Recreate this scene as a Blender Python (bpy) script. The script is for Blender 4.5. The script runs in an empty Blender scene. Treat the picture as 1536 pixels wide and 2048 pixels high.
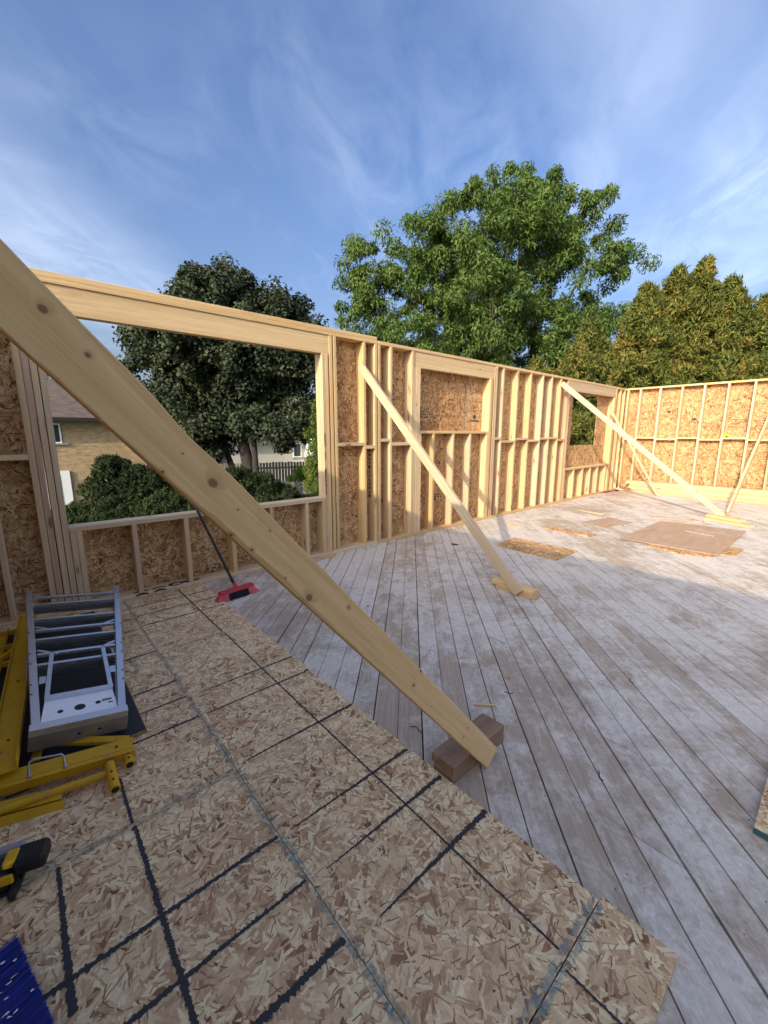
import bpy, bmesh, math, random
import numpy as np
from mathutils import Matrix, Vector

random.seed(7)
S = bpy.context.scene
COL = S.collection
R = math.radians

# ---------------------------------------------------------------- camera
CAM = Vector((0.0, -3.914, 1.386))
PITCH, YAW = R(10.69), R(48.65)
d = Vector((math.cos(YAW)*math.cos(PITCH), math.sin(YAW)*math.cos(PITCH), -math.sin(PITCH)))
r = Vector((math.sin(YAW), -math.cos(YAW), 0)); u = r.cross(d)
cam = bpy.data.cameras.new('camera'); camo = bpy.data.objects.new('camera', cam); COL.objects.link(camo)
camo.matrix_world = Matrix(((r.x, u.x, -d.x, CAM.x), (r.y, u.y, -d.y, CAM.y), (r.z, u.z, -d.z, CAM.z), (0, 0, 0, 1)))
cam.sensor_fit = 'VERTICAL'; cam.sensor_height = 36; cam.sensor_width = 27
cam.lens = 825/2048*36
cam.clip_start = .05; cam.clip_end = 3000
S.camera = camo

# ---------------------------------------------------------------- sun, sky, exposure
SUN = Vector((1, .26, -.46)).normalized()               # the way the light travels
sun = bpy.data.lights.new('sun', 'SUN'); suno = bpy.data.objects.new('sun', sun); COL.objects.link(suno)
sun.energy = 2.8; sun.angle = R(.6); sun.color = (1, .87, .68)
suno.rotation_euler = SUN.to_track_quat('-Z', 'Y').to_euler()
S.view_settings.view_transform = 'Standard'; S.view_settings.look = 'None'
S.view_settings.exposure = 0.84; S.view_settings.gamma = 1
S.cycles.max_bounces = 6; S.cycles.transparent_max_bounces = 8
S.cycles.use_denoising = True


def N(nt, typ, ins=(), **kw):
    n = nt.nodes.new(typ)
    for k, v in kw.items(): setattr(n, k, v)
    items = ins.items() if isinstance(ins, dict) else enumerate(ins)
    for k, v in items:
        if v is None: continue
        s = n.inputs[k]
        if isinstance(v, bpy.types.NodeSocket): nt.links.new(v, s)
        else:
            if hasattr(s, 'default_value') and s.type == 'RGBA' and len(v) == 3: v = (*v, 1)
            s.default_value = v
    return n
def M(nt, op, a, b=None, c=None, clamp=False):
    return N(nt, 'ShaderNodeMath', [a, b, c], operation=op, use_clamp=clamp).outputs[0]
def V(nt, op, a, b=None):
    n = N(nt, 'ShaderNodeVectorMath', [a, b], operation=op); return n.outputs[1] if op in ('LENGTH', 'DISTANCE') else n.outputs[0]
def MIX(nt, f, a, b, mode='MIX'):
    n = N(nt, 'ShaderNodeMix', data_type='RGBA', blend_type=mode)
    for i, v in ((0, f), (6, a), (7, b)):
        if isinstance(v, bpy.types.NodeSocket): nt.links.new(v, n.inputs[i])
        else: n.inputs[i].default_value = (*v, 1) if isinstance(v, tuple) and len(v) == 3 else v
    return n.outputs[2]
def RAMP(nt, f, stops, interp='LINEAR'):
    n = N(nt, 'ShaderNodeValToRGB', [f]); n.color_ramp.interpolation = interp
    el = n.color_ramp.elements
    while len(el) < len(stops): el.new(.5)
    for e, (p, c) in zip(el, stops):
        e.position = p; e.color = (c, c, c, 1) if isinstance(c, (int, float)) else (*c, 1)
    return n.outputs[0]
def NOISE(nt, vec, scale, detail=3, rough=.5, dist=0.0, dim='3D'):
    return N(nt, 'ShaderNodeTexNoise', {'Vector': vec, 'Scale': scale, 'Detail': detail, 'Roughness': rough, 'Distortion': dist}, noise_dimensions=dim)
def MAPR(nt, v, a, b, c=0.0, e=1.0):
    return N(nt, 'ShaderNodeMapRange', [v, a, b, c, e]).outputs[0]

W = bpy.data.worlds.new('World'); S.world = W; W.use_nodes = True
nt = W.node_tree; nt.nodes.clear()
sky = N(nt, 'ShaderNodeTexSky', sky_type='NISHITA', sun_disc=False, sun_elevation=R(24), sun_rotation=math.atan2(-SUN.x, -SUN.y), altitude=100, air_density=1.0, dust_density=9.0, ozone_density=3.2)
tc = N(nt, 'ShaderNodeTexCoord').outputs['Generated']
sx = N(nt, 'ShaderNodeSeparateXYZ', [tc])
zz = M(nt, 'ADD', M(nt, 'MAXIMUM', sx.outputs[2], 0.0), .16)
pl = N(nt, 'ShaderNodeCombineXYZ', [M(nt, 'DIVIDE', sx.outputs[0], zz), M(nt, 'DIVIDE', sx.outputs[1], zz), 0.0]).outputs[0]
rot = N(nt, 'ShaderNodeVectorRotate', {'Vector': pl, 'Angle': R(-35)}, rotation_type='Z_AXIS').outputs[0]
veil = NOISE(nt, N(nt, 'ShaderNodeMapping', {'Vector': rot, 'Location': (20.3, 1.2, 0), 'Scale': (.42, .60, 1)}).outputs[0], 1.0, 6, .46, .5).outputs[0]
fine = NOISE(nt, N(nt, 'ShaderNodeMapping', {'Vector': rot, 'Location': (4.4, 1.6, 0), 'Scale': (1.1, 2.3, 1)}).outputs[0], 1.0, 6, .55, .8).outputs[0]
rip = NOISE(nt, N(nt, 'ShaderNodeMapping', {'Vector': rot, 'Location': (3.1, 7.7, 0), 'Scale': (2.6, 4.6, 1)}).outputs[0], 1.0, 7, .60, .7).outputs[0]
ripm = NOISE(nt, N(nt, 'ShaderNodeMapping', {'Vector': rot, 'Location': (7.7, 4.4, 0), 'Scale': (.33, .45, 1)}).outputs[0], 1.0, 3, .5).outputs[0]
v1 = M(nt, 'MULTIPLY', MAPR(nt, veil, .44, .68, .0, .52), MAPR(nt, fine, .25, .7, .75, 1.1))
v2 = M(nt, 'MULTIPLY', MAPR(nt, rip, .40, .68, 0, .48), MAPR(nt, ripm, .47, .60))
hz = M(nt, 'MULTIPLY', M(nt, 'POWER', M(nt, 'SUBTRACT', 1.0, M(nt, 'MAXIMUM', sx.outputs[2], 0.0)), 5.0), .45)
cl = M(nt, 'MAXIMUM', M(nt, 'ADD', v1, v2), hz, clamp=True)
thin = MIX(nt, 1.0, MIX(nt, cl, (0.0, 0.0, 0.0), (2.6, 2.65, 2.6)), MIX(nt, 1.0, sky.outputs[0], (.90, 1.0, 1.18), 'MULTIPLY'), 'ADD')
bg = N(nt, 'ShaderNodeBackground', [thin, .14])
nt.links.new(bg.outputs[0], N(nt, 'ShaderNodeOutputWorld').inputs[0])

# ---------------------------------------------------------------- materials
def new_mat(name):
    m = bpy.data.materials.new(name); m.use_nodes = True
    nt = m.node_tree; nt.nodes.clear()
    out = N(nt, 'ShaderNodeOutputMaterial')
    b = N(nt, 'ShaderNodeBsdfPrincipled'); nt.links.new(b.outputs[0], out.inputs[0])
    b.inputs['Specular IOR Level'].default_value = .3
    return m, nt, b, out
def setin(nt, b, **kw):
    for k, v in kw.items():
        s = b.inputs[k.replace('_', ' ')]
        if isinstance(v, bpy.types.NodeSocket): nt.links.new(v, s)
        else: s.default_value = (*v, 1) if isinstance(v, tuple) and len(v) == 3 else v
def bump(nt, b, h, strength, dist):
    nb = N(nt, 'ShaderNodeBump', {'Strength': strength, 'Distance': dist, 'Height': h}); nt.links.new(nb.outputs[0], b.inputs['Normal'])

def plain(name, col, rough=.6, metal=0.0, var=.12, scale=14):
    m, nt, b, _ = new_mat(name)
    o = N(nt, 'ShaderNodeTexCoord').outputs['Object']
    n = NOISE(nt, o, scale, 5, .6).outputs[0]
    f = MAPR(nt, n, .3, .7, 1-var, 1+var)
    c = N(nt, 'ShaderNodeVectorMath', [col, None], operation='SCALE'); nt.links.new(f, c.inputs['Scale'])
    setin(nt, b, Base_Color=c.outputs[0], Roughness=MAPR(nt, n, .3, .7, rough-.08, rough+.1), Metallic=metal)
    bump(nt, b, n, .1, .002)
    return m

def osb(name, stops, freq=1.0, tint=(1, 1, 1), stretch=1.0):
    """oriented strand board: five layers of randomly turned flakes over a ground of small ones"""
    m, nt, b, _ = new_mat(name)
    o = N(nt, 'ShaderNodeTexCoord').outputs['Object']
    rnd = N(nt, 'ShaderNodeObjectInfo').outputs['Random']
    off = N(nt, 'ShaderNodeCombineXYZ', [M(nt, 'MULTIPLY', rnd, 31.7), M(nt, 'MULTIPLY', rnd, 57.3), 0.0]).outputs[0]
    p = V(nt, 'ADD', o, off)
    wob = V(nt, 'SCALE', V(nt, 'SUBTRACT', NOISE(nt, p, 38, 2, .6).outputs['Color'], (.5, .5, .5)))
    wob.node.inputs['Scale'].default_value = .011
    p = V(nt, 'ADD', p, wob)
    col = None; hgt = None
    layers = [(34, 9.0, 9.0), (15, .62, .26), (10, .70, .26), (20, .80, .20), (8, .62, .17), (14, .85, .13), (26, .9, .11), (18, 1.0, .07), (40, .9, .13)]
    for i, (f, L, w) in enumerate(layers):
        q = N(nt, 'ShaderNodeMapping', {'Vector': p, 'Location': (i*3.71, i*5.13, 0), 'Scale': (f*freq, f*freq*stretch, 1)}).outputs[0]
        vo = N(nt, 'ShaderNodeTexVoronoi', {'Vector': q, 'Scale': 1.0, 'Randomness': 1.0}, voronoi_dimensions='2D', feature='F1')
        cs = N(nt, 'ShaderNodeSeparateColor', [vo.outputs['Color']]).outputs
        loc = V(nt, 'SUBTRACT', q, vo.outputs['Position'])
        lr = N(nt, 'ShaderNodeVectorRotate', {'Vector': loc, 'Angle': M(nt, 'MULTIPLY', cs[0], 6.283)}, rotation_type='Z_AXIS').outputs[0]
        ab = N(nt, 'ShaderNodeSeparateXYZ', [V(nt, 'ABSOLUTE', lr)]).outputs
        chip = RAMP(nt, cs[1], stops)
        gr = NOISE(nt, N(nt, 'ShaderNodeMapping', {'Vector': lr, 'Scale': (1.5, 16, 1)}).outputs[0], 1.0, 2, .6).outputs[0]
        chip = MIX(nt, 1.0, chip, RAMP(nt, gr, [(.25, .80), (.75, 1.12)]), 'MULTIPLY')
        h = M(nt, 'ADD', M(nt, 'MULTIPLY', cs[2], .5), i*.16)
        if col is None: col, hgt = chip, h; continue
        mk = M(nt, 'MULTIPLY', M(nt, 'LESS_THAN', ab[0], M(nt, 'MULTIPLY', L, M(nt, 'ADD', .45, cs[2]))),
               M(nt, 'LESS_THAN', ab[1], M(nt, 'MULTIPLY', w, M(nt, 'ADD', .35, cs[1]))))
        col = MIX(nt, mk, col, chip)
        hgt = N(nt, 'ShaderNodeMix', [mk, None, hgt, h], data_type='FLOAT').outputs[0] if False else M(nt, 'ADD', M(nt, 'MULTIPLY', hgt, M(nt, 'SUBTRACT', 1.0, mk)), M(nt, 'MULTIPLY', h, mk))
    big = NOISE(nt, p, 2.3, 3, .5).outputs[0]
    col = MIX(nt, 1.0, col, MIX(nt, big, tuple(.86*t for t in tint), tuple(1.12*t for t in tint)), 'MULTIPLY')
    setin(nt, b, Base_Color=col, Roughness=.72); b.inputs['Specular IOR Level'].default_value = .25
    bump(nt, b, hgt, .55, .003)
    return m

def wood(name, light, dark, knots=None, red=.35, rough=.62, weather=0.0):
    """sawn softwood, grain along the piece's own x axis"""
    m, nt, b, _ = new_mat(name)
    o = N(nt, 'ShaderNodeTexCoord').outputs['Object']
    rnd = N(nt, 'ShaderNodeObjectInfo').outputs['Random']
    off = N(nt, 'ShaderNodeCombineXYZ', [M(nt, 'MULTIPLY', rnd, 43.0), M(nt, 'MULTIPLY', rnd, 7.1), M(nt, 'MULTIPLY', rnd, 3.3)]).outputs[0]
    p = V(nt, 'ADD', o, off)
    kv = None
    # knots: sparse cells, stretched along the grain
    vo = N(nt, 'ShaderNodeTexVoronoi', {'Vector': N(nt, 'ShaderNodeMapping', {'Vector': p, 'Scale': (3.1, 11, 11)}).outputs[0], 'Scale': 1.0}, feature='F1')
    sel = N(nt, 'ShaderNodeSeparateColor', [vo.outputs['Color']]).outputs
    kr = M(nt, 'MULTIPLY', MAPR(nt, sel[0], .45, 1.0, 0, 1), .16)
    kd = M(nt, 'DIVIDE', vo.outputs['Distance'], M(nt, 'MAXIMUM', kr, .002))
    if knots:
        kd = None
        for (kx, ky, kk) in knots:
            s = .0066*kk
            dd = V(nt, 'LENGTH', N(nt, 'ShaderNodeMapping', {'Vector': o, 'Location': (-kx/s/1.25, -ky/s, 0), 'Scale': (1/s/1.25, 1/s, .15/s)}).outputs[0])
            kd = dd if kd is None else M(nt, 'MINIMUM', kd, dd)
    halo = MAPR(nt, kd, .5, 3.2, 1, 0)
    core = MAPR(nt, kd, .75, 1.15, 1, 0)
    warp = N(nt, 'ShaderNodeCombineXYZ', [0.0, M(nt, 'MULTIPLY', halo, .028), 0.0]).outputs[0]
    g = V(nt, 'ADD', p, warp)
    wv = V(nt, 'SCALE', V(nt, 'SUBTRACT', NOISE(nt, N(nt, 'ShaderNodeMapping', {'Vector': g, 'Scale': (1.1, 5, 5)}).outputs[0], 1.0, 2).outputs['Color'], (.5, .5, .5)))
    wv.node.inputs['Scale'].default_value = .05
    g2 = V(nt, 'ADD', g, wv)
    rings = NOISE(nt, N(nt, 'ShaderNodeMapping', {'Vector': g2, 'Scale': (.35, 46, 46)}).outputs[0], 1.0, 3, .55).outputs[0]
    fib = NOISE(nt, N(nt, 'ShaderNodeMapping', {'Vector': g, 'Scale': (6, 320, 320)}).outputs[0], 1.0, 2, .6).outputs[0]
    blo = NOISE(nt, N(nt, 'ShaderNodeMapping', {'Vector': p, 'Scale': (1.3, 6, 6)}).outputs[0], 1.0, 3).outputs[0]
    c = MIX(nt, RAMP(nt, rings, [(.34, 0.0), (.62, 1.0)]), light, dark)
    c = MIX(nt, M(nt, 'MULTIPLY', MAPR(nt, blo, .45, .75), red), c, (.56, .30, .14))
    c = MIX(nt, M(nt, 'MULTIPLY', MAPR(nt, N(nt, 'ShaderNodeTexWhiteNoise', [None, rnd], noise_dimensions='1D').outputs[0], .72, 1.0), .42), c, (.50, .26, .13))
    c = MIX(nt, 1.0, c, RAMP(nt, fib, [(.3, .90), (.7, 1.06)]), 'MULTIPLY')
    hs = N(nt, 'ShaderNodeHueSaturation', {'Hue': .5, 'Saturation': MAPR(nt, rnd, 0, 1, .82, 1.08), 'Value': MAPR(nt, N(nt, 'ShaderNodeTexWhiteNoise', [None, M(nt, 'ADD', rnd, 3.3)], noise_dimensions='1D').outputs[0], 0, 1, .86, 1.06), 'Color': c}).outputs[0]
    c = MIX(nt, M(nt, 'MULTIPLY', halo, .45), hs, (.40, .22, .10))
    c = MIX(nt, M(nt, 'MULTIPLY', core, .74), c, (.13, .065, .032))
    if weather:
        wn = NOISE(nt, N(nt, 'ShaderNodeMapping', {'Vector': p, 'Scale': (5, 16, 16)}).outputs[0], 1.0, 4, .6).outputs[0]
        c = MIX(nt, M(nt, 'MULTIPLY', MAPR(nt, wn, .4, .65), weather), c, (.16, .10, .07))
    # grubby handling marks
    dn = NOISE(nt, V(nt, 'ADD', p, (3, 3, 3)), 9, 5, .65).outputs[0]
    c = MIX(nt, M(nt, 'MULTIPLY', MAPR(nt, dn, .60, .78), .28), c, (.22, .16, .11))
    setin(nt, b, Base_Color=c, Roughness=MAPR(nt, rings, .3, .7, rough, rough+.12))
    b.inputs['Specular IOR Level'].default_value = .28
    bump(nt, b, M(nt, 'ADD', M(nt, 'MULTIPLY', rings, .5), fib), .16, .0015)
    return m

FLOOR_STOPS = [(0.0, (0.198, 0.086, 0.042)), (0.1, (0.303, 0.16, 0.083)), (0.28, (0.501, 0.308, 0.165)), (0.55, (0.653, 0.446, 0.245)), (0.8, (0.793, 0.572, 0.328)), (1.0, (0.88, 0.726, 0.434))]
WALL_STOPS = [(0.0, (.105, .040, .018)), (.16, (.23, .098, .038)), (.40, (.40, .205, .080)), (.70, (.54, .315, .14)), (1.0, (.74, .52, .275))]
MAT = {}
MAT['osb_floor'] = osb('osb_floor', FLOOR_STOPS)
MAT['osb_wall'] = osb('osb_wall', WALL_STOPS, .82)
MAT['osb_wall_flat'] = osb('osb_wall_flat', [(p, tuple(g*c for g, c in zip((.90, .84, .78), k))) for p, k in WALL_STOPS], .80)
MAT['osb_scrap'] = osb('osb_scrap', [(p, tuple(min(1, 1.05*c) for c in k)) for p, k in WALL_STOPS], 1.1)
MAT['lumber'] = wood('lumber', (.73, .53, .28), (.61, .41, .195))
KN = [(2.015, .017, .9), (1.937, .015, .6), (1.651, .008, 1.3), (1.575, .005, .3), (1.73, .008, .25), (1.73, -.041, .4), (1.487, .021, .3), (1.489, -.036, .45), (1.546, -.042, .45), (1.376, -.032, .25), (1.287, -.028, 1.25), (1.163, .023, .55), (.739, -.008, .7), (.744, .043, .8), (.301, -.021, .5), (.303, .017, .5), (.592, -.017, .3)]
MAT['lumber_near'] = wood('lumber_near', (.75, .53, .265), (.66, .44, .20), knots=KN, red=.12)
MAT['lumber_header'] = wood('lumber_header', (.68, .49, .25), (.58, .395, .185), red=.15)
MAT['lumber_old'] = wood('lumber_old', (.36, .235, .14), (.28, .17, .095), weather=.7)
MAT['lumber_red'] = wood('lumber_red', (.60, .39, .23), (.48, .27, .145))
MAT['ink'] = plain('ink', (.02, .02, .022), .8)
MAT['dark_underfloor'] = plain('under_deck', (.06, .045, .035), .9)  # even dark wood colour of the slab beneath the boards

def deck_mat():
    m, nt, b, _ = new_mat('deck_boards')
    o = N(nt, 'ShaderNodeTexCoord').outputs['Object']
    rnd = N(nt, 'ShaderNodeObjectInfo').outputs['Random']
    g = N(nt, 'ShaderNodeVectorRotate', {'Vector': o, 'Angle': R(-45)}, rotation_type='Z_AXIS').outputs[0]
    g = V(nt, 'ADD', g, N(nt, 'ShaderNodeCombineXYZ', [M(nt, 'MULTIPLY', rnd, 19.0), 0.0, 0.0]).outputs[0])
    grain = NOISE(nt, N(nt, 'ShaderNodeMapping', {'Vector': g, 'Scale': (1.6, 60, 1)}).outputs[0], 1.0, 4, .6, .2).outputs[0]
    fine = NOISE(nt, N(nt, 'ShaderNodeMapping', {'Vector': g, 'Scale': (12, 220, 1)}).outputs[0], 1.0, 2, .6).outputs[0]
    base = MIX(nt, RAMP(nt, grain, [(.3, 0.0), (.7, 1.0)]), (.37, .28, .20), (.48, .385, .29))
    base = MIX(nt, M(nt, 'MULTIPLY', rnd, .45), base, (.34, .26, .205))
    # old plaster dust and paint: blotches, drag marks and scuffs across the boards
    a1 = NOISE(nt, o, .6, 6, .6, .4).outputs[0]
    a2 = NOISE(nt, o, 5.5, 9, .72, .6).outputs[0]
    a3 = NOISE(nt, N(nt, 'ShaderNodeMapping', {'Vector': g, 'Scale': (4.5, 15, 1)}).outputs[0], 1.0, 8, .7, .5).outputs[0]
    a4 = NOISE(nt, V(nt, 'ADD', o, (5, 2, 0)), 30, 8, .75, .8).outputs[0]
    wf = M(nt, 'ADD', M(nt, 'ADD', M(nt, 'MULTIPLY', a1, 1.05), M(nt, 'MULTIPLY', a2, .85)), M(nt, 'ADD', M(nt, 'MULTIPLY', a3, .70), M(nt, 'ADD', M(nt, 'MULTIPLY', a4, .35), M(nt, 'MULTIPLY', rnd, .20))))
    wf = MAPR(nt, wf, 1.42, 1.66)
    wcol = MIX(nt, MAPR(nt, a4, .3, .7), (.55, .485, .415), (.79, .72, .625))
    col = MIX(nt, M(nt, 'MULTIPLY', wf, .85), base, wcol)
    st = NOISE(nt, V(nt, 'ADD', o, (9, 4, 0)), 1.5, 8, .7, .5).outputs[0]
    col = MIX(nt, M(nt, 'MULTIPLY', MAPR(nt, st, .53, .66), .42), col, (.27, .205, .155))
    sc2 = NOISE(nt, N(nt, 'ShaderNodeMapping', {'Vector': N(nt, 'ShaderNodeVectorRotate', {'Vector': o, 'Angle': R(20)}, rotation_type='Z_AXIS').outputs[0], 'Scale': (3, 34, 1)}).outputs[0], 1.0, 6, .7, 1.0).outputs[0]
    col = MIX(nt, M(nt, 'MULTIPLY', MAPR(nt, sc2, .62, .72), .5), col, (.80, .74, .66))
    dk = NOISE(nt, N(nt, 'ShaderNodeMapping', {'Vector': g, 'Scale': (9, 48, 1)}).outputs[0], 1.0, 5, .7, .6).outputs[0]
    col = MIX(nt, M(nt, 'MULTIPLY', MAPR(nt, dk, .64, .74), .55), col, (.17, .13, .10))
    spk = N(nt, 'ShaderNodeTexVoronoi', {'Vector': o, 'Scale': 13.0}, voronoi_dimensions='2D')
    sc = N(nt, 'ShaderNodeSeparateColor', [spk.outputs['Color']]).outputs
    sp = M(nt, 'LESS_THAN', spk.outputs['Distance'], M(nt, 'MULTIPLY', MAPR(nt, sc[0], .55, 1, 0, 1), .045))
    col = MIX(nt, sp, col, MIX(nt, M(nt, 'GREATER_THAN', sc[1], .55), (.10, .075, .06), (.74, .74, .75)))
    col = MIX(nt, 1.0, col, RAMP(nt, fine, [(.3, .88), (.7, 1.07)]), 'MULTIPLY')
    setin(nt, b, Base_Color=col, Roughness=.78)
    bump(nt, b, M(nt, 'ADD', fine, M(nt, 'MULTIPLY', wf, 1.5)), .22, .0015)
    return m
MAT['deck'] = deck_mat()

def ply_mat():
    m, nt, b, _ = new_mat('plywood')
    o = N(nt, 'ShaderNodeTexCoord').outputs['Object']
    n = NOISE(nt, N(nt, 'ShaderNodeMapping', {'Vector': o, 'Scale': (1.2, 14, 3)}).outputs[0], 1.0, 5, .6, 1.2).outputs[0]
    d_ = NOISE(nt, o, 3, 5, .65).outputs[0]
    c = MIX(nt, RAMP(nt, n, [(.3, 0.0), (.7, 1.0)]), (.36, .225, .135), (.46, .31, .20))
    c = MIX(nt, M(nt, 'MULTIPLY', MAPR(nt, d_, .5, .7), .5), c, (.47, .41, .36))
    setin(nt, b, Base_Color=c, Roughness=.75); bump(nt, b, n, .1, .001)
    return m
MAT['ply'] = ply_mat()

def seal_mat(name, col):
    """thin sprayed edge seal: broken-up coverage over the board"""
    m, nt, b, out = new_mat(name)
    o = N(nt, 'ShaderNodeTexCoord').outputs['Object']
    n = NOISE(nt, o, 34, 6, .7).outputs[0]
    setin(nt, b, Base_Color=col, Roughness=.75)
    tr = N(nt, 'ShaderNodeBsdfTransparent')
    mx = N(nt, 'ShaderNodeMixShader', [MAPR(nt, n, .36, .72, .0, .72), tr.outputs[0], b.outputs[0]])
    nt.links.new(mx.outputs[0], out.inputs[0])
    return m
MAT['seal'] = seal_mat('edge_seal', (.22, .33, .33))
MAT['seal_dark'] = plain('edge_seal_dark', (.03, .10, .12), .6)

def leaf_mat(name, stops, transl=.22, rough=.5):
    m, nt, b, out = new_mat(name)
    g = N(nt, 'ShaderNodeNewGeometry').outputs['Random Per Island']
    o = N(nt, 'ShaderNodeTexCoord').outputs['Object']
    n = NOISE(nt, o, .9, 3, .6).outputs[0]
    c = RAMP(nt, M(nt, 'ADD', M(nt, 'MULTIPLY', g, .45), M(nt, 'MULTIPLY', MAPR(nt, n, .32, .68), .55)), stops)
    setin(nt, b, Base_Color=c, Roughness=rough+.2); b.inputs['Specular IOR Level'].default_value = .18
    t = N(nt, 'ShaderNodeBsdfTranslucent', [MIX(nt, 1.0, c, (1.25, 1.35, .55), 'MULTIPLY')])
    mx = N(nt, 'ShaderNodeMixShader', [transl, b.outputs[0], t.outputs[0]])
    nt.links.new(mx.outputs[0], out.inputs[0])
    return m
MAT['leaf_maple'] = leaf_mat('maple_leaf', [(0, (.016, .023, .013)), (.5, (.038, .050, .024)), (1, (.105, .115, .060))], .12, .42)
MAT['leaf_locust'] = leaf_mat('locust_leaf', [(0, (.042, .072, .020)), (.5, (.095, .150, .034)), (1, (.20, .26, .065))], .28)
MAT['leaf_cedar'] = leaf_mat('cedar_leaf', [(0, (.045, .062, .016)), (.40, (.105, .125, .026)), (.70, (.19, .175, .036)), (1, (.36, .20, .06))], .20, .6)
MAT['leaf_shrub'] = leaf_mat('shrub_leaf', [(0, (.014, .022, .010)), (.5, (.032, .048, .018)), (1, (.085, .105, .034))], .18, .6)
MAT['leaf_bright'] = leaf_mat('bush_leaf', [(0, (.07, .14, .03)), (1, (.22, .36, .06))], .3)
MAT['leaf_lime'] = leaf_mat('lime_cedar_leaf', [(0, (.06, .095, .018)), (.5, (.12, .16, .028)), (1, (.24, .25, .05))], .22, .6)
MAT['bark'] = plain('bark', (.034, .027, .022), .9, 0, .4, 9)
MAT['bark_grey'] = plain('bark_grey', (.075, .065, .055), .9, 0, .4, 9)
MAT['white_paint'] = plain('white_paint', (.78, .78, .76), .5, 0, .04)
MAT['dark_glass'] = plain('dark_glass', (.03, .045, .05), .12, 0, .1)
MAT['soffit'] = plain('soffit', (.32, .29, .25), .7, 0, .06)
MAT['fascia'] = plain('fascia', (.030, .022, .019), .6)
MAT['stucco'] = plain('stucco', (.60, .56, .47), .85, 0, .06, 8)
MAT['stucco_white'] = plain('stucco_white', (.74, .75, .76), .85, 0, .05, 8)
MAT['fence'] = plain('fence_wood', (.16, .145, .135), .85, 0, .3, 7)
MAT['metal_pole'] = plain('pole_metal', (.05, .055, .06), .5, .5)
MAT['aluminium'] = plain('aluminium', (.64, .65, .67), .36, .92, .08, 30)
MAT['aluminium_dull'] = plain('aluminium_dull', (.40, .40, .40), .40, .9, .15, 12)
MAT['galv'] = plain('galvanised', (.40, .41, .42), .42, .9)
MAT['label_white'] = plain('label_white', (.86, .88, .92), .45, 0, .04)
MAT['label_green'] = plain('label_green', (.10, .22, .07), .5)
MAT['label_blue'] = plain('label_blue', (.04, .06, .16), .5)
MAT['black_film'] = plain('black_film', (.022, .024, .028), .55, 0, .35, 22)
MAT['ply_edge'] = plain('ply_edge', (.30, .19, .09), .8, 0, .3, 60)
MAT['tool_black'] = plain('tool_black', (.014, .015, .018), .45, 0, .25, 40)
MAT['tool_yellow'] = plain('tool_yellow', (.62, .37, .012), .45, 0, .06)
MAT['tool_clear'] = plain('tool_clear', (.28, .29, .31), .3, 0, .1)
MAT['broom_red'] = plain('broom_red', (.50, .045, .055), .5, 0, .1)
MAT['bristle_red'] = plain('bristle_red', (.80, .17, .20), .6, 0, .15, 90)
MAT['bristle_black'] = plain('bristle_black', (.018, .018, .022), .6, 0, .3, 90)
MAT['pole_black'] = plain('pole_black', (.022, .021, .021), .6, 0, .1)
MAT['bristle_blue'] = plain('bristle_blue', (.008, .018, .20), .45, 0, .35, 60)
MAT['square_yellow'] = plain('square_yellow', (.75, .58, .02), .4, 0, .04)
MAT['red_paint'] = plain('red_paint', (.48, .03, .035), .4)

def yellow_mat():
    m, nt, b, _ = new_mat('scaffold_yellow')
    o = N(nt, 'ShaderNodeTexCoord').outputs['Object']
    n = NOISE(nt, o, 11, 6, .7).outputs[0]; n2 = NOISE(nt, o, 60, 4, .6).outputs[0]
    c = MIX(nt, MAPR(nt, n, .35, .7), (.60, .34, .012), (.50, .27, .014))
    c = MIX(nt, M(nt, 'MULTIPLY', MAPR(nt, n, .60, .68), .8), c, (.33, .24, .13))
    c = MIX(nt, MAPR(nt, M(nt, 'ADD', M(nt, 'MULTIPLY', n, .6), M(nt, 'MULTIPLY', n2, .5)), .68, .74), c, (.07, .045, .03))
    setin(nt, b, Base_Color=c, Roughness=MAPR(nt, n2, .3, .7, .38, .6)); bump(nt, b, n2, .1, .001)
    return m
MAT['yellow'] = yellow_mat()

def brick_mat():
    m, nt, b, _ = new_mat('tan_brick')
    o = N(nt, 'ShaderNodeTexCoord').outputs['Object']
    s = N(nt, 'ShaderNodeSeparateXYZ', [o]).outputs
    v = N(nt, 'ShaderNodeCombineXYZ', [M(nt, 'ADD', s[0], s[1]), s[2], 0.0]).outputs[0]
    br = N(nt, 'ShaderNodeTexBrick', {'Vector': v, 'Color1': (.46, .31, .15), 'Color2': (.33, .215, .105), 'Mortar': (.42, .36, .27), 'Scale': 1.0, 'Mortar Size': .007, 'Brick Width': .22, 'Row Height': .078, 'Bias': 0.0})
    n = NOISE(nt, N(nt, 'ShaderNodeMapping', {'Vector': v, 'Scale': (3.2, 9, 1)}).outputs[0], 1.0, 3, .7).outputs[0]
    c = MIX(nt, 1.0, br.outputs[0], RAMP(nt, n, [(.3, .72), (.7, 1.22)]), 'MULTIPLY')
    setin(nt, b, Base_Color=c, Roughness=.85); bump(nt, b, br.outputs[1], -.4, .006)
    return m
MAT['brick'] = brick_mat()
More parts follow.
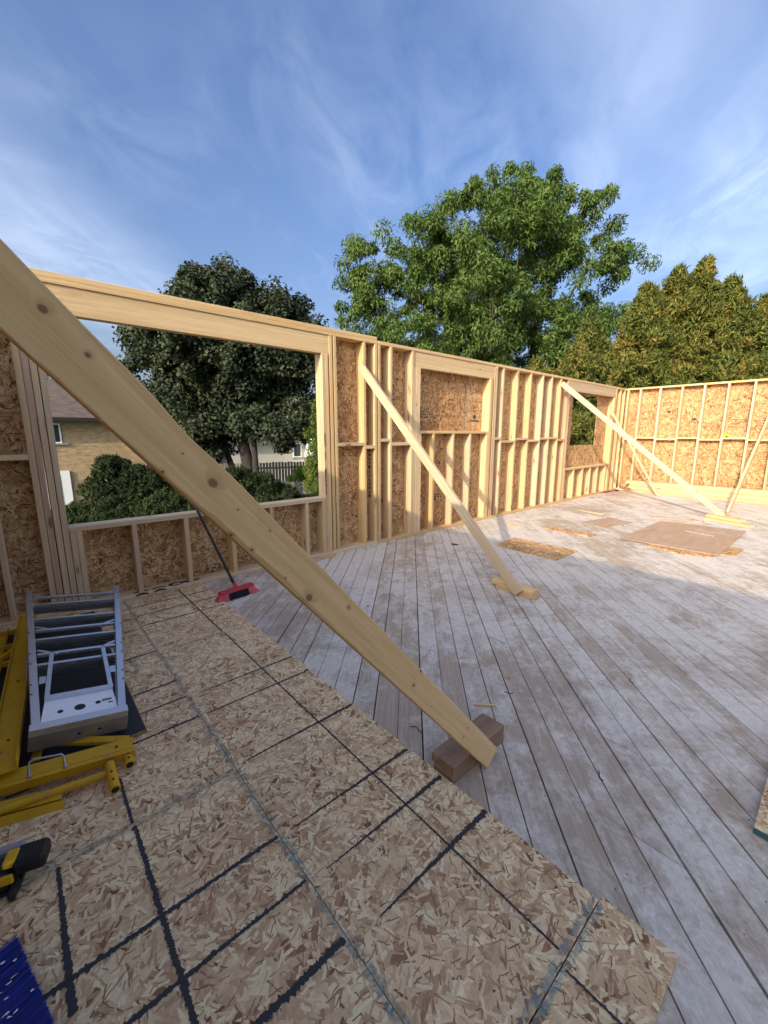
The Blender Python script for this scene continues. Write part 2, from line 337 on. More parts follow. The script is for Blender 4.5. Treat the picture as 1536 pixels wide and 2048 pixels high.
def shingle_mat():
    m, nt, b, _ = new_mat('asphalt_shingle')
    o = N(nt, 'ShaderNodeTexCoord').outputs['Object']
    s = N(nt, 'ShaderNodeSeparateXYZ', [o]).outputs
    v = N(nt, 'ShaderNodeCombineXYZ', [M(nt, 'ADD', s[0], M(nt, 'MULTIPLY', s[1], .13)), M(nt, 'MULTIPLY', s[2], 2.2), 0.0]).outputs[0]
    br = N(nt, 'ShaderNodeTexBrick', {'Vector': v, 'Color1': (.15, .105, .085), 'Color2': (.095, .068, .058), 'Mortar': (.05, .04, .035), 'Scale': 1.0, 'Mortar Size': .012, 'Brick Width': .3, 'Row Height': .15})
    n = NOISE(nt, o, 40, 3).outputs[0]
    setin(nt, b, Base_Color=MIX(nt, 1.0, br.outputs[0], RAMP(nt, n, [(.3, .8), (.7, 1.2)]), 'MULTIPLY'), Roughness=.9); bump(nt, b, br.outputs[1], -.5, .01)
    return m
MAT['shingle'] = shingle_mat()
def grass_mat():
    m, nt, b, _ = new_mat('lawn')
    o = N(nt, 'ShaderNodeTexCoord').outputs['Object']
    n = NOISE(nt, o, .7, 8, .7).outputs[0]; n2 = NOISE(nt, o, 30, 4, .7).outputs[0]
    c = MIX(nt, MAPR(nt, n, .3, .7), (.035, .06, .018), (.075, .10, .035))
    setin(nt, b, Base_Color=MIX(nt, 1.0, c, RAMP(nt, n2, [(.3, .6), (.7, 1.3)]), 'MULTIPLY'), Roughness=.9); bump(nt, b, n2, .6, .03)
    return m
MAT['grass'] = grass_mat()

# ---------------------------------------------------------------- mesh helpers
def link(o, parent=None):
    COL.objects.link(o)
    if parent: o.parent = parent
    return o
def tag(o, label=None, cat=None, group=None, kind=None):
    for k, v in (('label', label), ('category', cat), ('group', group), ('kind', kind)):
        if v: o[k] = v
    return o
def thing(name, label, cat, loc=(0, 0, 0), group=None):
    o = bpy.data.objects.new(name, None); o.location = loc; o.empty_display_size = .1
    return tag(link(o), label, cat, group)
def place(o, mw, parent=None):
    """world matrix mw; parents are plain translated empties or meshes with known matrices"""
    link(o, parent)
    o.matrix_basis = (parent['_m'] if False else world(parent)).inverted() @ mw if parent else mw
    return o
def world(o):
    return o.matrix_basis if o.parent is None else world(o.parent) @ o.matrix_basis
CACHE = {}
def box_mesh(L, w, t, mat, ch=.0025):
    key = (round(L, 3), round(w, 4), round(t, 4), mat, ch)
    if key in CACHE: return CACHE[key]
    ch = min(ch, .3*min(L, w, t))
    h = (L/2, w/2, t/2); idx = {}; vs = []; fs = []
    sg = (-1, 1)
    for a in sg:
        for b_ in sg:
            for c in sg:
                for ax in range(3):
                    s3 = (a, b_, c)
                    vs.append([s3[i]*(h[i] - (0 if i == ax else ch)) for i in range(3)]); idx[(a, b_, c, ax)] = len(vs)-1
    for ax in range(3):
        i, j = [k for k in range(3) if k != ax]
        for s in sg:
            q = []
            for (p_, q_) in ((-1, -1), (1, -1), (1, 1), (-1, 1)):
                k = [0, 0, 0]; k[ax] = s; k[i] = p_; k[j] = q_; q.append(idx[(*k, ax)])
            fs.append(q)
        for s in sg:
            for s2 in sg:
                def kk(e, which):
                    k = [0, 0, 0]; k[i] = s; k[j] = s2; k[ax] = e; return idx[(*k, which)]
                fs.append([kk(-1, i), kk(1, i), kk(1, j), kk(-1, j)])
    for a in sg:
        for b_ in sg:
            for c in sg: fs.append([idx[(a, b_, c, k)] for k in range(3)])
    me = bpy.data.meshes.new('board'); me.from_pydata(vs, [], fs)
    bm = bmesh.new(); bm.from_mesh(me); bmesh.ops.recalc_face_normals(bm, faces=bm.faces); bm.to_mesh(me); bm.free()
    me.materials.append(MAT[mat]); CACHE[key] = me
    return me
def frame(x, y, c):
    """matrix whose x axis runs along x, y axis near y, centred at c"""
    x = Vector(x).normalized(); z = x.cross(Vector(y)).normalized(); y = z.cross(x)
    return Matrix(((x.x, y.x, z.x, c[0]), (x.y, y.y, z.y, c[1]), (x.z, y.z, z.z, c[2]), (0, 0, 0, 1)))
def board(name, p0, p1, wdir, w, t, mat='lumber', parent=None, jit=0.0, ch=.0025):
    p0, p1 = Vector(p0), Vector(p1)
    L = (p1-p0).length; c = (p0+p1)/2
    x = (p1-p0)
    if jit:
        x = x.normalized() + Vector((random.uniform(-jit, jit), random.uniform(-jit, jit), random.uniform(-jit, jit)))*.5
        if random.random() < .5: x = -x
    o = bpy.data.objects.new(name, box_mesh(L, w, t, mat, ch))
    return place(o, frame(x, wdir, c), parent)
def mesh_obj(name, vs, fs, mat, parent=None, mw=None, smooth=False, fix=True):
    me = bpy.data.meshes.new(name); me.from_pydata([tuple(v) for v in vs], [], fs)
    if fix:
        bm = bmesh.new(); bm.from_mesh(me); bmesh.ops.recalc_face_normals(bm, faces=bm.faces); bm.to_mesh(me); bm.free()
    me.materials.append(MAT[mat])
    if smooth: me.shade_smooth()
    return place(bpy.data.objects.new(name, me), mw or (world(parent) if parent else Matrix()), parent)
def add_box(vs, fs, lo, hi):
    n = len(vs); (a, b_, c), (d_, e, f) = lo, hi
    vs += [(a, b_, c), (d_, b_, c), (d_, e, c), (a, e, c), (a, b_, f), (d_, b_, f), (d_, e, f), (a, e, f)]
    fs += [[n+k for k in q] for q in ((0, 3, 2, 1), (4, 5, 6, 7), (0, 1, 5, 4), (1, 2, 6, 5), (2, 3, 7, 6), (3, 0, 4, 7))]
def add_tube(vs, fs, pts, rad, seg=8, cap=True):
    pts = [Vector(p) for p in pts]; n0 = len(vs)
    rad = rad if isinstance(rad, (list, tuple)) else [rad]*len(pts)
    for i, p in enumerate(pts):
        t = (pts[min(i+1, len(pts)-1)]-pts[max(i-1, 0)]).normalized()
        a = t.orthogonal() if i == 0 else (a - t*a.dot(t)); a.normalize(); b_ = t.cross(a)
        for k in range(seg):
            an = 2*math.pi*k/seg; vs.append(tuple(p + (a*math.cos(an)+b_*math.sin(an))*rad[i]))
    for i in range(len(pts)-1):
        for k in range(seg):
            fs.append([n0+i*seg+k, n0+i*seg+(k+1) % seg, n0+(i+1)*seg+(k+1) % seg, n0+(i+1)*seg+k])
    if cap:
        fs.append([n0+k for k in range(seg)][::-1]); fs.append([n0+(len(pts)-1)*seg+k for k in range(seg)])
def tube(name, pts, rad, mat, parent=None, seg=10, mw=None):
    vs, fs = [], []; add_tube(vs, fs, pts, rad, seg)
    o = mesh_obj(name, vs, fs, mat, parent, mw, smooth=False)
    o.data.shade_smooth(); o.data.set_sharp_from_angle(angle=R(50))
    return o
def boxes(name, lst, mat, parent=None, mw=None):
    vs, fs = [], []
    for lo, hi in lst: add_box(vs, fs, lo, hi)
    return mesh_obj(name, vs, fs, mat, parent, mw)

# ================================================================ THE SETTING
GZ = -3.0
g = mesh_obj('ground', [(-400, -400, GZ), (400, -400, GZ), (400, 400, GZ), (-400, 400, GZ)], [[0, 1, 2, 3]], 'grass'); g['kind'] = 'structure'

# deck: 45 degree subfloor boards
FX0, FX1, FY0, FY1 = .95, 11.43, -7.0, .14
floor = boxes('floor', [((-.91, FY0, -.26), (FX1, FY1, -.024))], 'dark_underfloor'); floor['kind'] = 'structure'
def clip(poly, nx, ny, c):
    out = []
    for i, a in enumerate(poly):
        b_ = poly[(i+1) % len(poly)]
        da, db = a[0]*nx+a[1]*ny-c, b_[0]*nx+b_[1]*ny-c
        if da <= 0: out.append(a)
        if (da < 0 < db) or (db < 0 < da):
            t = da/(da-db); out.append((a[0]+(b_[0]-a[0])*t, a[1]+(b_[1]-a[1])*t))
    return out
q2 = math.sqrt(.5); PW = .1197; ph = 1.883 % PW
i0 = int(.5/PW)
for i in range(i0, int(13.2/PW)):
    qa, qb = ph+i*PW, ph+(i+1)*PW
    ga, gb = random.choice((.0014, .0020, .0030, .0048)), random.choice((.0014, .0020, .0030, .0048))
    qa += ga; qb -= gb
    xs = [1.89+.427*k for k in range(-3, 30)]
    cuts = [.5]; x = 1.89 + .427*random.randint(-2, 5)
    while x < 12:
        cuts.append(x); x += .427*random.choice((5, 6, 7, 8, 9, 10))
    cuts.append(13)
    for xa, xb in zip(cuts, cuts[1:]):
        sq = [((q*q2 + s*q2), (-q*q2 + s*q2)) for q, s in ((qa, -10), (qb, -10), (qb, 12), (qa, 12))]
        poly = clip(clip(sq, -1, 0, -max(FX0, xa+.0012)), 1, 0, min(FX1, xb-.0012))
        poly = clip(clip(poly, 0, -1, -FY0), 0, 1, FY1)
        if len(poly) < 3: continue
        n = len(poly); zt = random.uniform(-.0018, .0004); tl = random.uniform(-.001, .001)
        vs = [(a, b_, zt + tl*(1 if k % 2 else -1)*.5) for k, (a, b_) in enumerate(poly)] + [(a, b_, -.02) for a, b_ in poly]
        fs = [list(range(n)), list(range(2*n-1, n-1, -1))] + [[k, n+k, n+(k+1) % n, (k+1) % n] for k in range(n)]
        mesh_obj('plank', vs, fs, 'deck', floor)

# OSB sheets laid over the boards
OT = .015
def sheet_box(name, x0, x1, y0, y1, z0, z1, mat, parent=None, edge=None):
    return boxes(name, [((x0, y0, z0), (x1, y1, z1))], mat, parent)
SEAMX = .521
sheets = {}
for key, (x0, x1, y0, y1) in dict(R1=(SEAMX+.0015, 1.143, -3.588, -1.142), R2=(SEAMX+.0015, 1.143, -1.139, -.003), R3=(SEAMX+.0015, 1.162, -3.785, -3.592),
                                  L1=(-.70, SEAMX-.0015, -4.80, -2.393), L2=(-.70, SEAMX-.0015, -2.390, -.003)).items():
    sheets[key] = sheet_box('osb_sheet', x0, x1, y0, y1, .002, OT, 'osb_floor', floor)
def ragged(name, parent, a, b_, w0, w1, mat, z, step=.0045, amp=.65, bias=0.0):
    a, b_ = Vector((*a, z)), Vector((*b_, z)); t = (b_-a); L = t.length; t.normalize(); n = Vector((-t.y, t.x, 0))
    k = max(3, int(L/step)); vs = []; fs = []; wob = 0
    for i in range(k+1):
        f = i/k; w = w0+(w1-w0)*f; wob = .8*wob+random.uniform(-.0004, .0004)
        sp = lambda: random.uniform(.2, 1.0) if random.random() < .14 else 0; l = w*.5*(1+random.uniform(-amp, amp)*.55+sp()); r_ = w*.5*(1+bias+random.uniform(-amp, amp)*.55+sp())
        if i in (0, k): l *= .4; r_ *= .4
        p = a+t*L*f+n*wob+t*random.uniform(-.3, .3)*step
        vs += [tuple(p+n*l), tuple(p-n*r_)]
    for i in range(k): fs.append([2*i, 2*i+1, 2*i+3, 2*i+2])
    return mesh_obj(name, vs, fs, mat, parent)
MAT['print'] = seal_mat('line_print', (.040, .042, .046))
pn = MAT['print'].node_tree
for nd in pn.nodes:
    if nd.type == 'MAP_RANGE': nd.inputs[1].default_value = .22; nd.inputs[2].default_value = .42; nd.inputs[3].default_value = .35; nd.inputs[4].default_value = .97
ZP = OT+.0012
for k, y, xa, xb, w0, w1 in (('R1', -1.75, .60, 1.135, .006, .013), ('R1', -1.95, .55, 1.135, .007, .012), ('R1', -2.372, .57, 1.135, .006, .017), ('R1', -2.78, .56, 1.135, .004, .015),
                             ('R1', -2.976, .58, 1.135, .003, .017), ('R1', -3.19, .62, 1.14, .004, .020),
                             ('R2', -.25, .53, 1.13, .012, .012), ('R2', -.45, .53, 1.13, .011, .012), ('R2', -.66, .53, 1.12, .011, .013),
                             ('L2', -1.112, .20, .515, .011, .011), ('L2', -.70, .20, .515, .011, .010), ('L2', -.48, .2, .515, .010, .010), ('L2', -1.548, -.2, .515, .010, .013), ('L2', -1.736, -.1, .515, .010, .010), ('L2', -1.945, -.2, .515, .010, .012),
                             ('L1', -2.772, -.13, .515, .015, .012), ('L1', -2.962, -.25, .515, .015, .010), ('L1', -3.166, .0, .515, .017, .017)):
    ragged('printed_line', sheets[k], (xa, y), (xb, y), w0, w1, 'print', ZP)
for k, x, ya, yb, w0, w1 in (('R1', .935, -3.57, -1.16, .006, .007), ('R2', .93, -1.13, -.05, .008, .009), ('R3', .905, -3.77, -3.60, .006, .006), ('L1', .15, -3.35, -2.40, .014, .012), ('L2', .147, -2.385, -2.12, .010, .009), ('L1', -.066, -2.86, -2.40, .017, .010)):
    ragged('printed_line', sheets[k], (x, ya), (x, yb), w0, w1, 'print', ZP+.0007, bias=.1)
for k, a, b_, w in (('L1', (SEAMX-.009, -4.4), (SEAMX-.009, -2.40), .016), ('L2', (SEAMX-.008, -2.38), (SEAMX-.008, -.05), .013), ('R1', (SEAMX+.009, -3.58), (SEAMX+.009, -1.15), .010),
                    ('L1', (-.25, -2.400), (.515, -2.400), .011), ('L2', (-.2, -2.382), (.515, -2.382), .009), ('R1', (.53, -3.578), (1.14, -3.578), .018), ('R3', (.53, -3.600), (1.14, -3.600), .014), ('R1', (.58, -1.150), (.95, -1.150), .011), ('R2', (.60, -1.130), (.92, -1.130), .008)):
    ragged('edge_seal', sheets[k], a, b_, w, w, 'seal', OT+.0006, step=.009, amp=.75)

# storey below the deck
low = thing('lower_storey', 'brick storey under the timber deck', 'building', (5, -3.5, GZ))
boxes('wall', [((-.85, FY0+.05, GZ), (FX1-.05, FY1-.05, -.262))], 'brick', low, Matrix())

# ================================================================ FRAMED WALLS
ST, DP = .038, .140
HP = 2.430                                              # underside of the top plates
def wallx(parent):
    """helpers for a wall along x with its room face at y = 0"""
    def stud(xr, z0=.0385, z1=HP-.0005, name='stud', mat='lumber', y0=0.0, depth=DP):
        x = xr-ST/2+random.uniform(-.0015, .0015); dy = random.uniform(-.001, .001)
        if name == 'stud' and mat == 'lumber' and random.random() < .05: mat = 'lumber_red'
        return board(name, (x, y0+depth/2+dy, z0), (x, y0+depth/2+dy, z1), (0, 1, 0), depth, ST, mat, parent, jit=.002)
    def rail(name, x0, x1, z0, z1, y0=0.0, depth=DP, mat='lumber'):
        return board(name, (x0, y0+depth/2, (z0+z1)/2), (x1, y0+depth/2, (z0+z1)/2), (0, 1, 0), depth, z1-z0, mat, parent)
    def header(x0, x1, z0, z1, y0=.010):
        for k in range(2):
            board('header', (x0, y0+.019+k*.0385, (z0+z1)/2), (x1, y0+.019+k*.0385, (z0+z1)/2), (0, 0, 1), z1-z0, .038, 'lumber_header', parent)
    return stud, rail, header
def osb_panel(parent, rects, mat='osb_wall', name='osb_panel', org=(0, DP+.001, 0), ux=(1, 0, 0), uy=(0, 0, 1)):
    """board sheet in its own xy plane: rects = (x0, x1, z0, z1) pieces of one sheet"""
    ux, uy = Vector(ux), Vector(uy)
    mw = frame(ux, uy, org)
    vs, fs = [], []
    for x0, x1, z0, z1 in rects:
        add_box(vs, fs, (x0, z0, -.011), (x1, z1, 0))
    return mesh_obj(name, vs, fs, mat, parent, mw)

# ---- section with the wide window opening
w1 = thing('framed_wall', 'stud wall section with the wide window opening and doubled top plate', 'framed wall', (1.2, .07, 0))
stud, rail, header = wallx(w1)
rail('bottom_plate', -.90, 3.345, 0, .038)
rail('top_plate', -.90, 3.345, HP, HP+.038)
rail('top_plate', -.90, 3.338, HP+.0385, HP+.0765, y0=.002)
for x in (-.86, -.55, -.148): stud(x)
for i, (xr, m) in enumerate(((.088, 'lumber'), (.131, 'lumber_red'), (.174, 'lumber'), (.2165, 'lumber'))):
    stud(xr+.003, z1=HP-.0005 if i < 2 else 2.234, name='stud' if i < 2 else 'jack_stud', mat=m)
header(.137, 2.656, 2.235, HP-.001)
for xr in (2.602, 2.641): stud(xr, z1=2.234, name='jack_stud')
stud(2.6955); stud(2.752); stud(3.165); stud(3.339)
stud(2.680, z1=2.234, name='jack_stud') if False else None
rail('window_sill', .222, 2.562, .641, .680, mat='lumber')
for x in (.262, .302, .678, 1.085, 1.506, 1.92, 2.342, 2.561): stud(x, z1=.6405, name='cripple_stud')
for x0, x1, z in ((-.148, .053, 1.222), (-.51, -.187, 1.255), (2.753, 3.126, 1.268), (3.166, 3.300, 1.232)):
    rail('blocking', x0, x1, z-.019, z+.019)
jb = [o for o in w1.children if o.name.startswith('jack_stud')]
for z0, z1, wd_ in ((.70, 1.02, .016), (1.10, 1.20, .010), (1.24, 1.40, .014)):
    bk = ragged('bark_edge', w1, (0, 0), (z1-z0, 0), wd_*.5, wd_, 'bark', 0, step=.02, amp=.5); bk.matrix_basis = world(w1).inverted() @ frame((0, 0, 1), (1, 0, 0), (2.570, -.0025, z0))
osb_panel(w1, [(-.90, .085, -.2, HP+.07)])
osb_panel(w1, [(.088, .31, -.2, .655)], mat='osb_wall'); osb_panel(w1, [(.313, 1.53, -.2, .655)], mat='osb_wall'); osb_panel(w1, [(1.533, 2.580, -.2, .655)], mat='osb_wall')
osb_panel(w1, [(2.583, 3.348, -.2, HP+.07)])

# ---- section with the two smaller openings
w2 = thing('framed_wall', 'long stud wall section with two smaller window openings up to the corner', 'framed wall', (7, .07, 0))
stud, rail, header = wallx(w2)
rail('bottom_plate', 3.352, 11.284, 0, .038)
rail('top_plate', 3.352, 11.284, HP, HP+.038)
for x in (3.393, 3.582, 3.965): stud(x)
for x in (4.004, 4.043, 4.082): stud(x, z1=2.234, name='jack_stud')
header(3.967, 5.762, 2.235, HP-.001)
for x in (5.690, 5.729): stud(x, z1=2.234, name='jack_stud')
for x in (5.801, 5.841): stud(x)
rail('window_sill', 4.083, 5.651, 1.394, 1.431)
for x in (4.121, 4.392, 4.820, 5.221, 5.650): stud(x, z1=1.3935, name='cripple_stud')
for x in (6.043, 6.465, 6.887, 7.305, 7.640, 7.991, 8.29): stud(x)
for x in (8.335, 8.374): stud(x, z1=2.234, name='jack_stud')
header(8.292, 10.712, 2.235, HP-.001)
for x in (10.672, 10.711): stud(x, z1=2.234, name='jack_stud')
for x in (10.751, 11.02, 11.28): stud(x)
rail('window_sill', 8.375, 10.633, .650, .688)
for x in (8.413, 8.847, 9.283, 9.684, 10.077, 10.526): stud(x, z1=.6495, name='cripple_stud')
for x0, x1, z in ((3.394, 3.543, 1.312), (3.583, 3.926, 1.262), (5.842, 6.004, 1.313), (6.044, 6.426, 1.262), (6.466, 6.848, 1.302), (6.888, 7.266, 1.268), (7.306, 7.601, 1.304), (7.641, 7.952, 1.310), (7.992, 8.251, 1.272)):
    rail('blocking', x0, x1, z-.019, z+.019)
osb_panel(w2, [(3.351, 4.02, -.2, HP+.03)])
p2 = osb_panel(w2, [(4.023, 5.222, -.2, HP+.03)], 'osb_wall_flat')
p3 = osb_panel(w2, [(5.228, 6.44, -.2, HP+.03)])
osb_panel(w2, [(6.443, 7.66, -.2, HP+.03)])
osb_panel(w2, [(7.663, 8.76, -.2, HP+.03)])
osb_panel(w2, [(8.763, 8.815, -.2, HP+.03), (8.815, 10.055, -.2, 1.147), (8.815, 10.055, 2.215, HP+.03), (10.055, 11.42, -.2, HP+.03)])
# pale sealed sheet edges at the joint in the blind window
for x0, x1 in ((5.205, 5.2195), (5.2305, 5.243)):
    ragged('edge_seal', p2 if x0 < 5.22 else p3, (0, 0), (.95, 0), .016, .016, 'seal', 0)
    o = [c for c in (p2 if x0 < 5.22 else p3).children][-1]
    o.matrix_basis = world(p2).inverted() @ frame((0, 0, 1), (1, 0, 0), ((x0+x1)/2, DP-.0006, 1.44)) if x0 < 5.22 else world(p3).inverted() @ frame((0, 0, 1), (1, 0, 0), ((x0+x1)/2, DP-.0006, 1.44))

# ---- far end wall
w3 = thing('framed_wall', 'sunlit far end wall of evenly spaced studs with one row of blocking', 'framed wall', (11.36, -3.4, 0))
XF = 11.287
board('bottom_plate', (XF+DP/2, .139, .019), (XF+DP/2, -7.0, .019), (1, 0, 0), DP, .038, 'lumber', w3)
board('top_plate', (XF+DP/2, .139, HP+.019), (XF+DP/2, -7.0, HP+.019), (1, 0, 0), DP, .038, 'lumber', w3)
ys = [.135, -.03, -.296, -.706, -1.129, -1.535, -1.943, -2.360, -2.745, -3.17, -3.58, -4.0, -4.4, -4.8, -5.2, -5.62, -6.03, -6.44, -6.85]
for y in ys: board('stud', (XF+DP/2, y-.019, .0385), (XF+DP/2, y-.019, HP-.0005), (1, 0, 0), DP, ST, 'lumber', w3, jit=.002)
for k, (a, b_) in enumerate(zip(ys[1:], ys[2:])):
    z = 1.300 if k % 2 else 1.268
    board('blocking', (XF+DP/2, a-.0385, z), (XF+DP/2, b_+.0005, z), (1, 0, 0), DP, .038, 'lumber', w3)
for a, b_ in ((.13, -1.12), (-1.123, -2.34), (-2.343, -3.56), (-3.563, -4.78), (-4.783, -6.0), (-6.003, -7.0)):
    osb_panel(w3, [(-a, -b_, -.2, HP+.03)], 'osb_wall_flat', org=(XF+DP+.001, 0, 0), ux=(0, -1, 0), uy=(0, 0, 1))

# ---- near end wall: its top edge throws the shade over the near floor
w0 = thing('framed_wall', 'closed stud wall at the near end that the big knotty brace props', 'framed wall', (-.83, -3.4, 0))
XN = -.76
board('bottom_plate', (XN-DP/2, -.001, .019), (XN-DP/2, -5.15, .019), (1, 0, 0), DP, .038, 'lumber', w0)
board('top_plate', (XN-DP/2, -.001, HP+.019), (XN-DP/2, -5.15, HP+.019), (1, 0, 0), DP, .038, 'lumber', w0)
board('top_plate', (XN-DP/2, -.001, HP+.0575), (XN-DP/2, -5.15, HP+.0575), (1, 0, 0), DP-.002, .038, 'lumber', w0)
for k in range(13): board('stud', (XN-DP/2, -.05-.41*k, .0385), (XN-DP/2, -.05-.41*k, HP-.0005), (1, 0, 0), DP, ST, 'lumber', w0)
for k in range(4): osb_panel(w0, [(.002+1.287*k, 1.285+1.287*k, -.2, HP+.07)], org=(XN-DP-.012, 0, 0), ux=(0, -1, 0), uy=(0, 0, 1))

for w_ in (w0, w1, w2, w3): w_['kind'] = 'thing'
# ---- writing and marks on the sheets and timbers
def marks(parent, mw, lst, name='stamp'):
    vs, fs = [], []
    for x0, x1, y0, y1 in lst:
        n = len(vs); vs += [(x0, y0, 0), (x1, y0, 0), (x1, y1, 0), (x0, y1, 0)]; fs.append([n, n+1, n+2, n+3])
    return mesh_obj(name, vs, fs, 'print', parent, mw)
rs = random.Random(3)
def stamp_rects(w, h, rows, dens=.6):
    out = []; rh = h/rows
    for k in range(rows):
        x = 0
        while x < w:
            ww = rs.uniform(.008, .03)
            if rs.random() < dens: out.append((x, min(w, x+ww), h-(k+1)*rh+rh*.2, h-(k+1)*rh+rh*rs.uniform(.55, .9)))
            x += ww+rs.uniform(.004, .012)
    return out
face = lambda x, z: frame((1, 0, 0), (0, 0, 1), (x, DP-.0022, z))
marks(p2, face(4.16, 1.60), stamp_rects(.11, .16, 4, .75)); marks(p2, face(4.30, 1.60), stamp_rects(.13, .15, 4, .6))
tri = mesh_obj('stamp', [(0, 0, 0), (.09, 0, 0), (.045, .07, 0), (-.06, -.03, 0), (.16, -.03, 0), (.16, -.05, 0), (-.06, -.05, 0)], [[0, 1, 2], [3, 4, 5, 6]], 'print', p3, face(5.42, 1.63))
marks(p2, face(4.55, .42), stamp_rects(.16, .10, 3)); marks(p2, face(4.60, .95), stamp_rects(.12, .03, 1))
s1 = [o for o in w1.children if o.name.startswith('osb_panel')]
marks(w1, frame((0, 1, 0), (0, 0, 1), (3.2985, .088, .60)), [(.0, .044*rs.uniform(.6, 1.1), .052*k, .052*k+rs.uniform(.015, .036)) for k in range(12)])
marks(s1[2], face(1.15, .07), stamp_rects(.30, .03, 1)); marks(s1[3], face(1.56, .07), stamp_rects(.34, .03, 1))
fw3 = [o for o in w3.children if o.name.startswith('osb_panel')]
fface = lambda y, z: frame((0, -1, 0), (0, 0, 1), (XF+DP-.0022, y, z))
for pi, y, z, w, h, n_ in ((0, -.78, 1.93, .22, .02, 1), (1, -1.32, 1.62, .20, .05, 2), (1, -1.75, 1.66, .16, .03, 1), (1, -1.98, 1.64, .33, .06, 2), (2, -2.42, 1.64, .3, .06, 2), (0, -.36, .42, .22, .06, 2), (1, -1.62, .40, .25, .04, 2)):
    marks(fw3[pi], fface(y, z), stamp_rects(w, h, n_, .55))
mesh_obj('stamp', [(0, 0, 0), (.1, 0, 0), (.05, -.06, 0)], [[0, 1, 2]], 'print', fw3[0], fface(-.86, 1.92)); mesh_obj('stamp', [(0, 0, 0), (.1, 0, 0), (.05, .06, 0)], [[0, 1, 2]], 'print', fw3[1], fface(-1.36, 1.69))
# black looped brush strokes on the bottom plate
bp = [o for o in w1.children if o.name.startswith('bottom_plate')][0]
def stroke(parent, pts, w, mw):
    vs, fs = [], []
    for i, (x, y) in enumerate(pts):
        a = pts[max(0, i-1)]; b_ = pts[min(len(pts)-1, i+1)]
        t = Vector((b_[0]-a[0], b_[1]-a[1], 0)).normalized(); n = Vector((-t.y, t.x, 0))*w*.85*(.4+.6*math.sin(math.pi*(i+.5)/len(pts)))
        vs += [(x+n.x, y+n.y, 0), (x-n.x, y-n.y, 0)]
    for i in range(len(pts)-1): fs.append([2*i, 2*i+1, 2*i+3, 2*i+2])
    return mesh_obj('brush_mark', vs, fs, 'ink', parent, mw)
topm = Matrix.Translation((0, 0, .0405))
arc = lambda cx, cy, rx, ry, a0, a1, k=14: [(cx+rx*math.cos(R(a0+(a1-a0)*i/k)), cy+ry*math.sin(R(a0+(a1-a0)*i/k))) for i in range(k+1)]
for cx in (.66, .80): stroke(bp, arc(cx, .012, .055, .030, 15, 170), .016, topm)
stroke(bp, arc(.945, .040, .052, .036, -40, 320), .018, topm)
stroke(bp, [(1.01, .075), (1.03, .03), (1.05, .012), (1.09, .03), (1.15, .045)], .022, topm)
frontm = frame((1, 0, 0), (0, 0, 1), (0, -.0018, 0))
stroke(bp, arc(.66, .014, .05, .016, 15, 165), .010, frontm); stroke(bp, arc(.80, .014, .05, .018, 15, 165), .010, frontm)

# ================================================================ BRACES AND BLOCKS
# near brace with a waney lower edge, its own mesh
A = R(49.3); ax = Vector((-math.cos(A), 0, math.sin(A))); pe = Vector((math.sin(A), 0, math.cos(A)))
foot = Vector((1.356, -3.072, .033))
LB, HW, TB = 3.19, .0455, .038
vs, fs = [], []; NB = 150
def wane(s):
    w = 0
    for c, wd, am in ((1.40, .11, .016), (1.58, .09, .010), (1.20, .10, .006), (2.3, .2, .004)):
        w += am*math.exp(-((s-c)/wd)**2)
    return w + .0012*(math.sin(s*37)+math.sin(s*91+1))
def wtop(s): return .005*math.exp(-((s-1.75)/.06)**2)+.0007*math.sin(s*23)
for i in range(NB+1):
    s = LB*i/NB; lo = wane(s); hi = wtop(s); c = .0025
    ring = [(s, HW-hi-c, TB), (s, HW-hi, TB-c), (s, HW-hi, c), (s, HW-hi-c, 0), (s, -HW+.6*lo+c, 0), (s, -HW+.1*lo, c+lo*.3), (s, -HW, TB*.6), (s, -HW, TB-c), (s, -HW+c, TB)]
    vs += ring
K = 9
for i in range(NB):
    for k in range(K): fs.append([i*K+k, i*K+(k+1) % K, (i+1)*K+(k+1) % K, (i+1)*K+k])
fs += [list(range(K)), [NB*K+k for k in range(K)]]
nbr = mesh_obj('diagonal_brace', vs, fs, 'lumber_near', None, Matrix(((ax.x, pe.x, 0, foot.x), (0, 0, 1, foot.y), (ax.z, pe.z, 0, foot.z), (0, 0, 0, 1))))
tag(nbr, 'big knotty pale timber brace slanting across the wide window opening', 'brace', 'diagonal wall braces')
BR = 'diagonal wall braces'
o = board('diagonal_brace', (3.107, -2.150, .035), (3.107, .03, 2.165), (0, .7, -.7), .089, .038); tag(o, 'timber brace running from a stud beside the wide window to two stacked blocks', 'brace', BR)
o = board('diagonal_brace', (8.60, -2.60, .06), (7.93, -.025, 2.335), (0, .6, -.7), .089, .038); tag(o, 'long sunlit timber brace from beside the far window to a floor block', 'brace', BR)
o = board('timber_offcut', (10.77, -1.075, .02), (10.245, -.045, 1.995), (.9, .2, .1), .07, .036); tag(o, 'slim loose timber leaning in the far corner behind the long brace', 'timber')
o = board('diagonal_brace', (9.05, -2.585, .045), (11.245, -2.69, 1.83), (0, 0, 1), .089, .038); tag(o, 'timber brace propping the far end wall from the shared floor block', 'brace', BR)
BK = 'blocks nailed down under the braces'
def block(p0, p1, w, t, mat, label):
    o = board('floor_block', p0, p1, (p1[1]-p0[1], p0[0]-p1[0], 0), w, t, mat, ch=.003); tag(o, label, 'block', BK)
block((1.150, -2.975, .0195), (1.512, -2.975, .0195), .105, .0375, 'lumber_old', 'lower block of the pair at the foot of the big knotty brace')
block((1.150, -2.968, .058), (1.520, -2.962, .058), .118, .0385, 'lumber_old', 'brown weathered upper block of the pair at the foot of the big knotty brace')
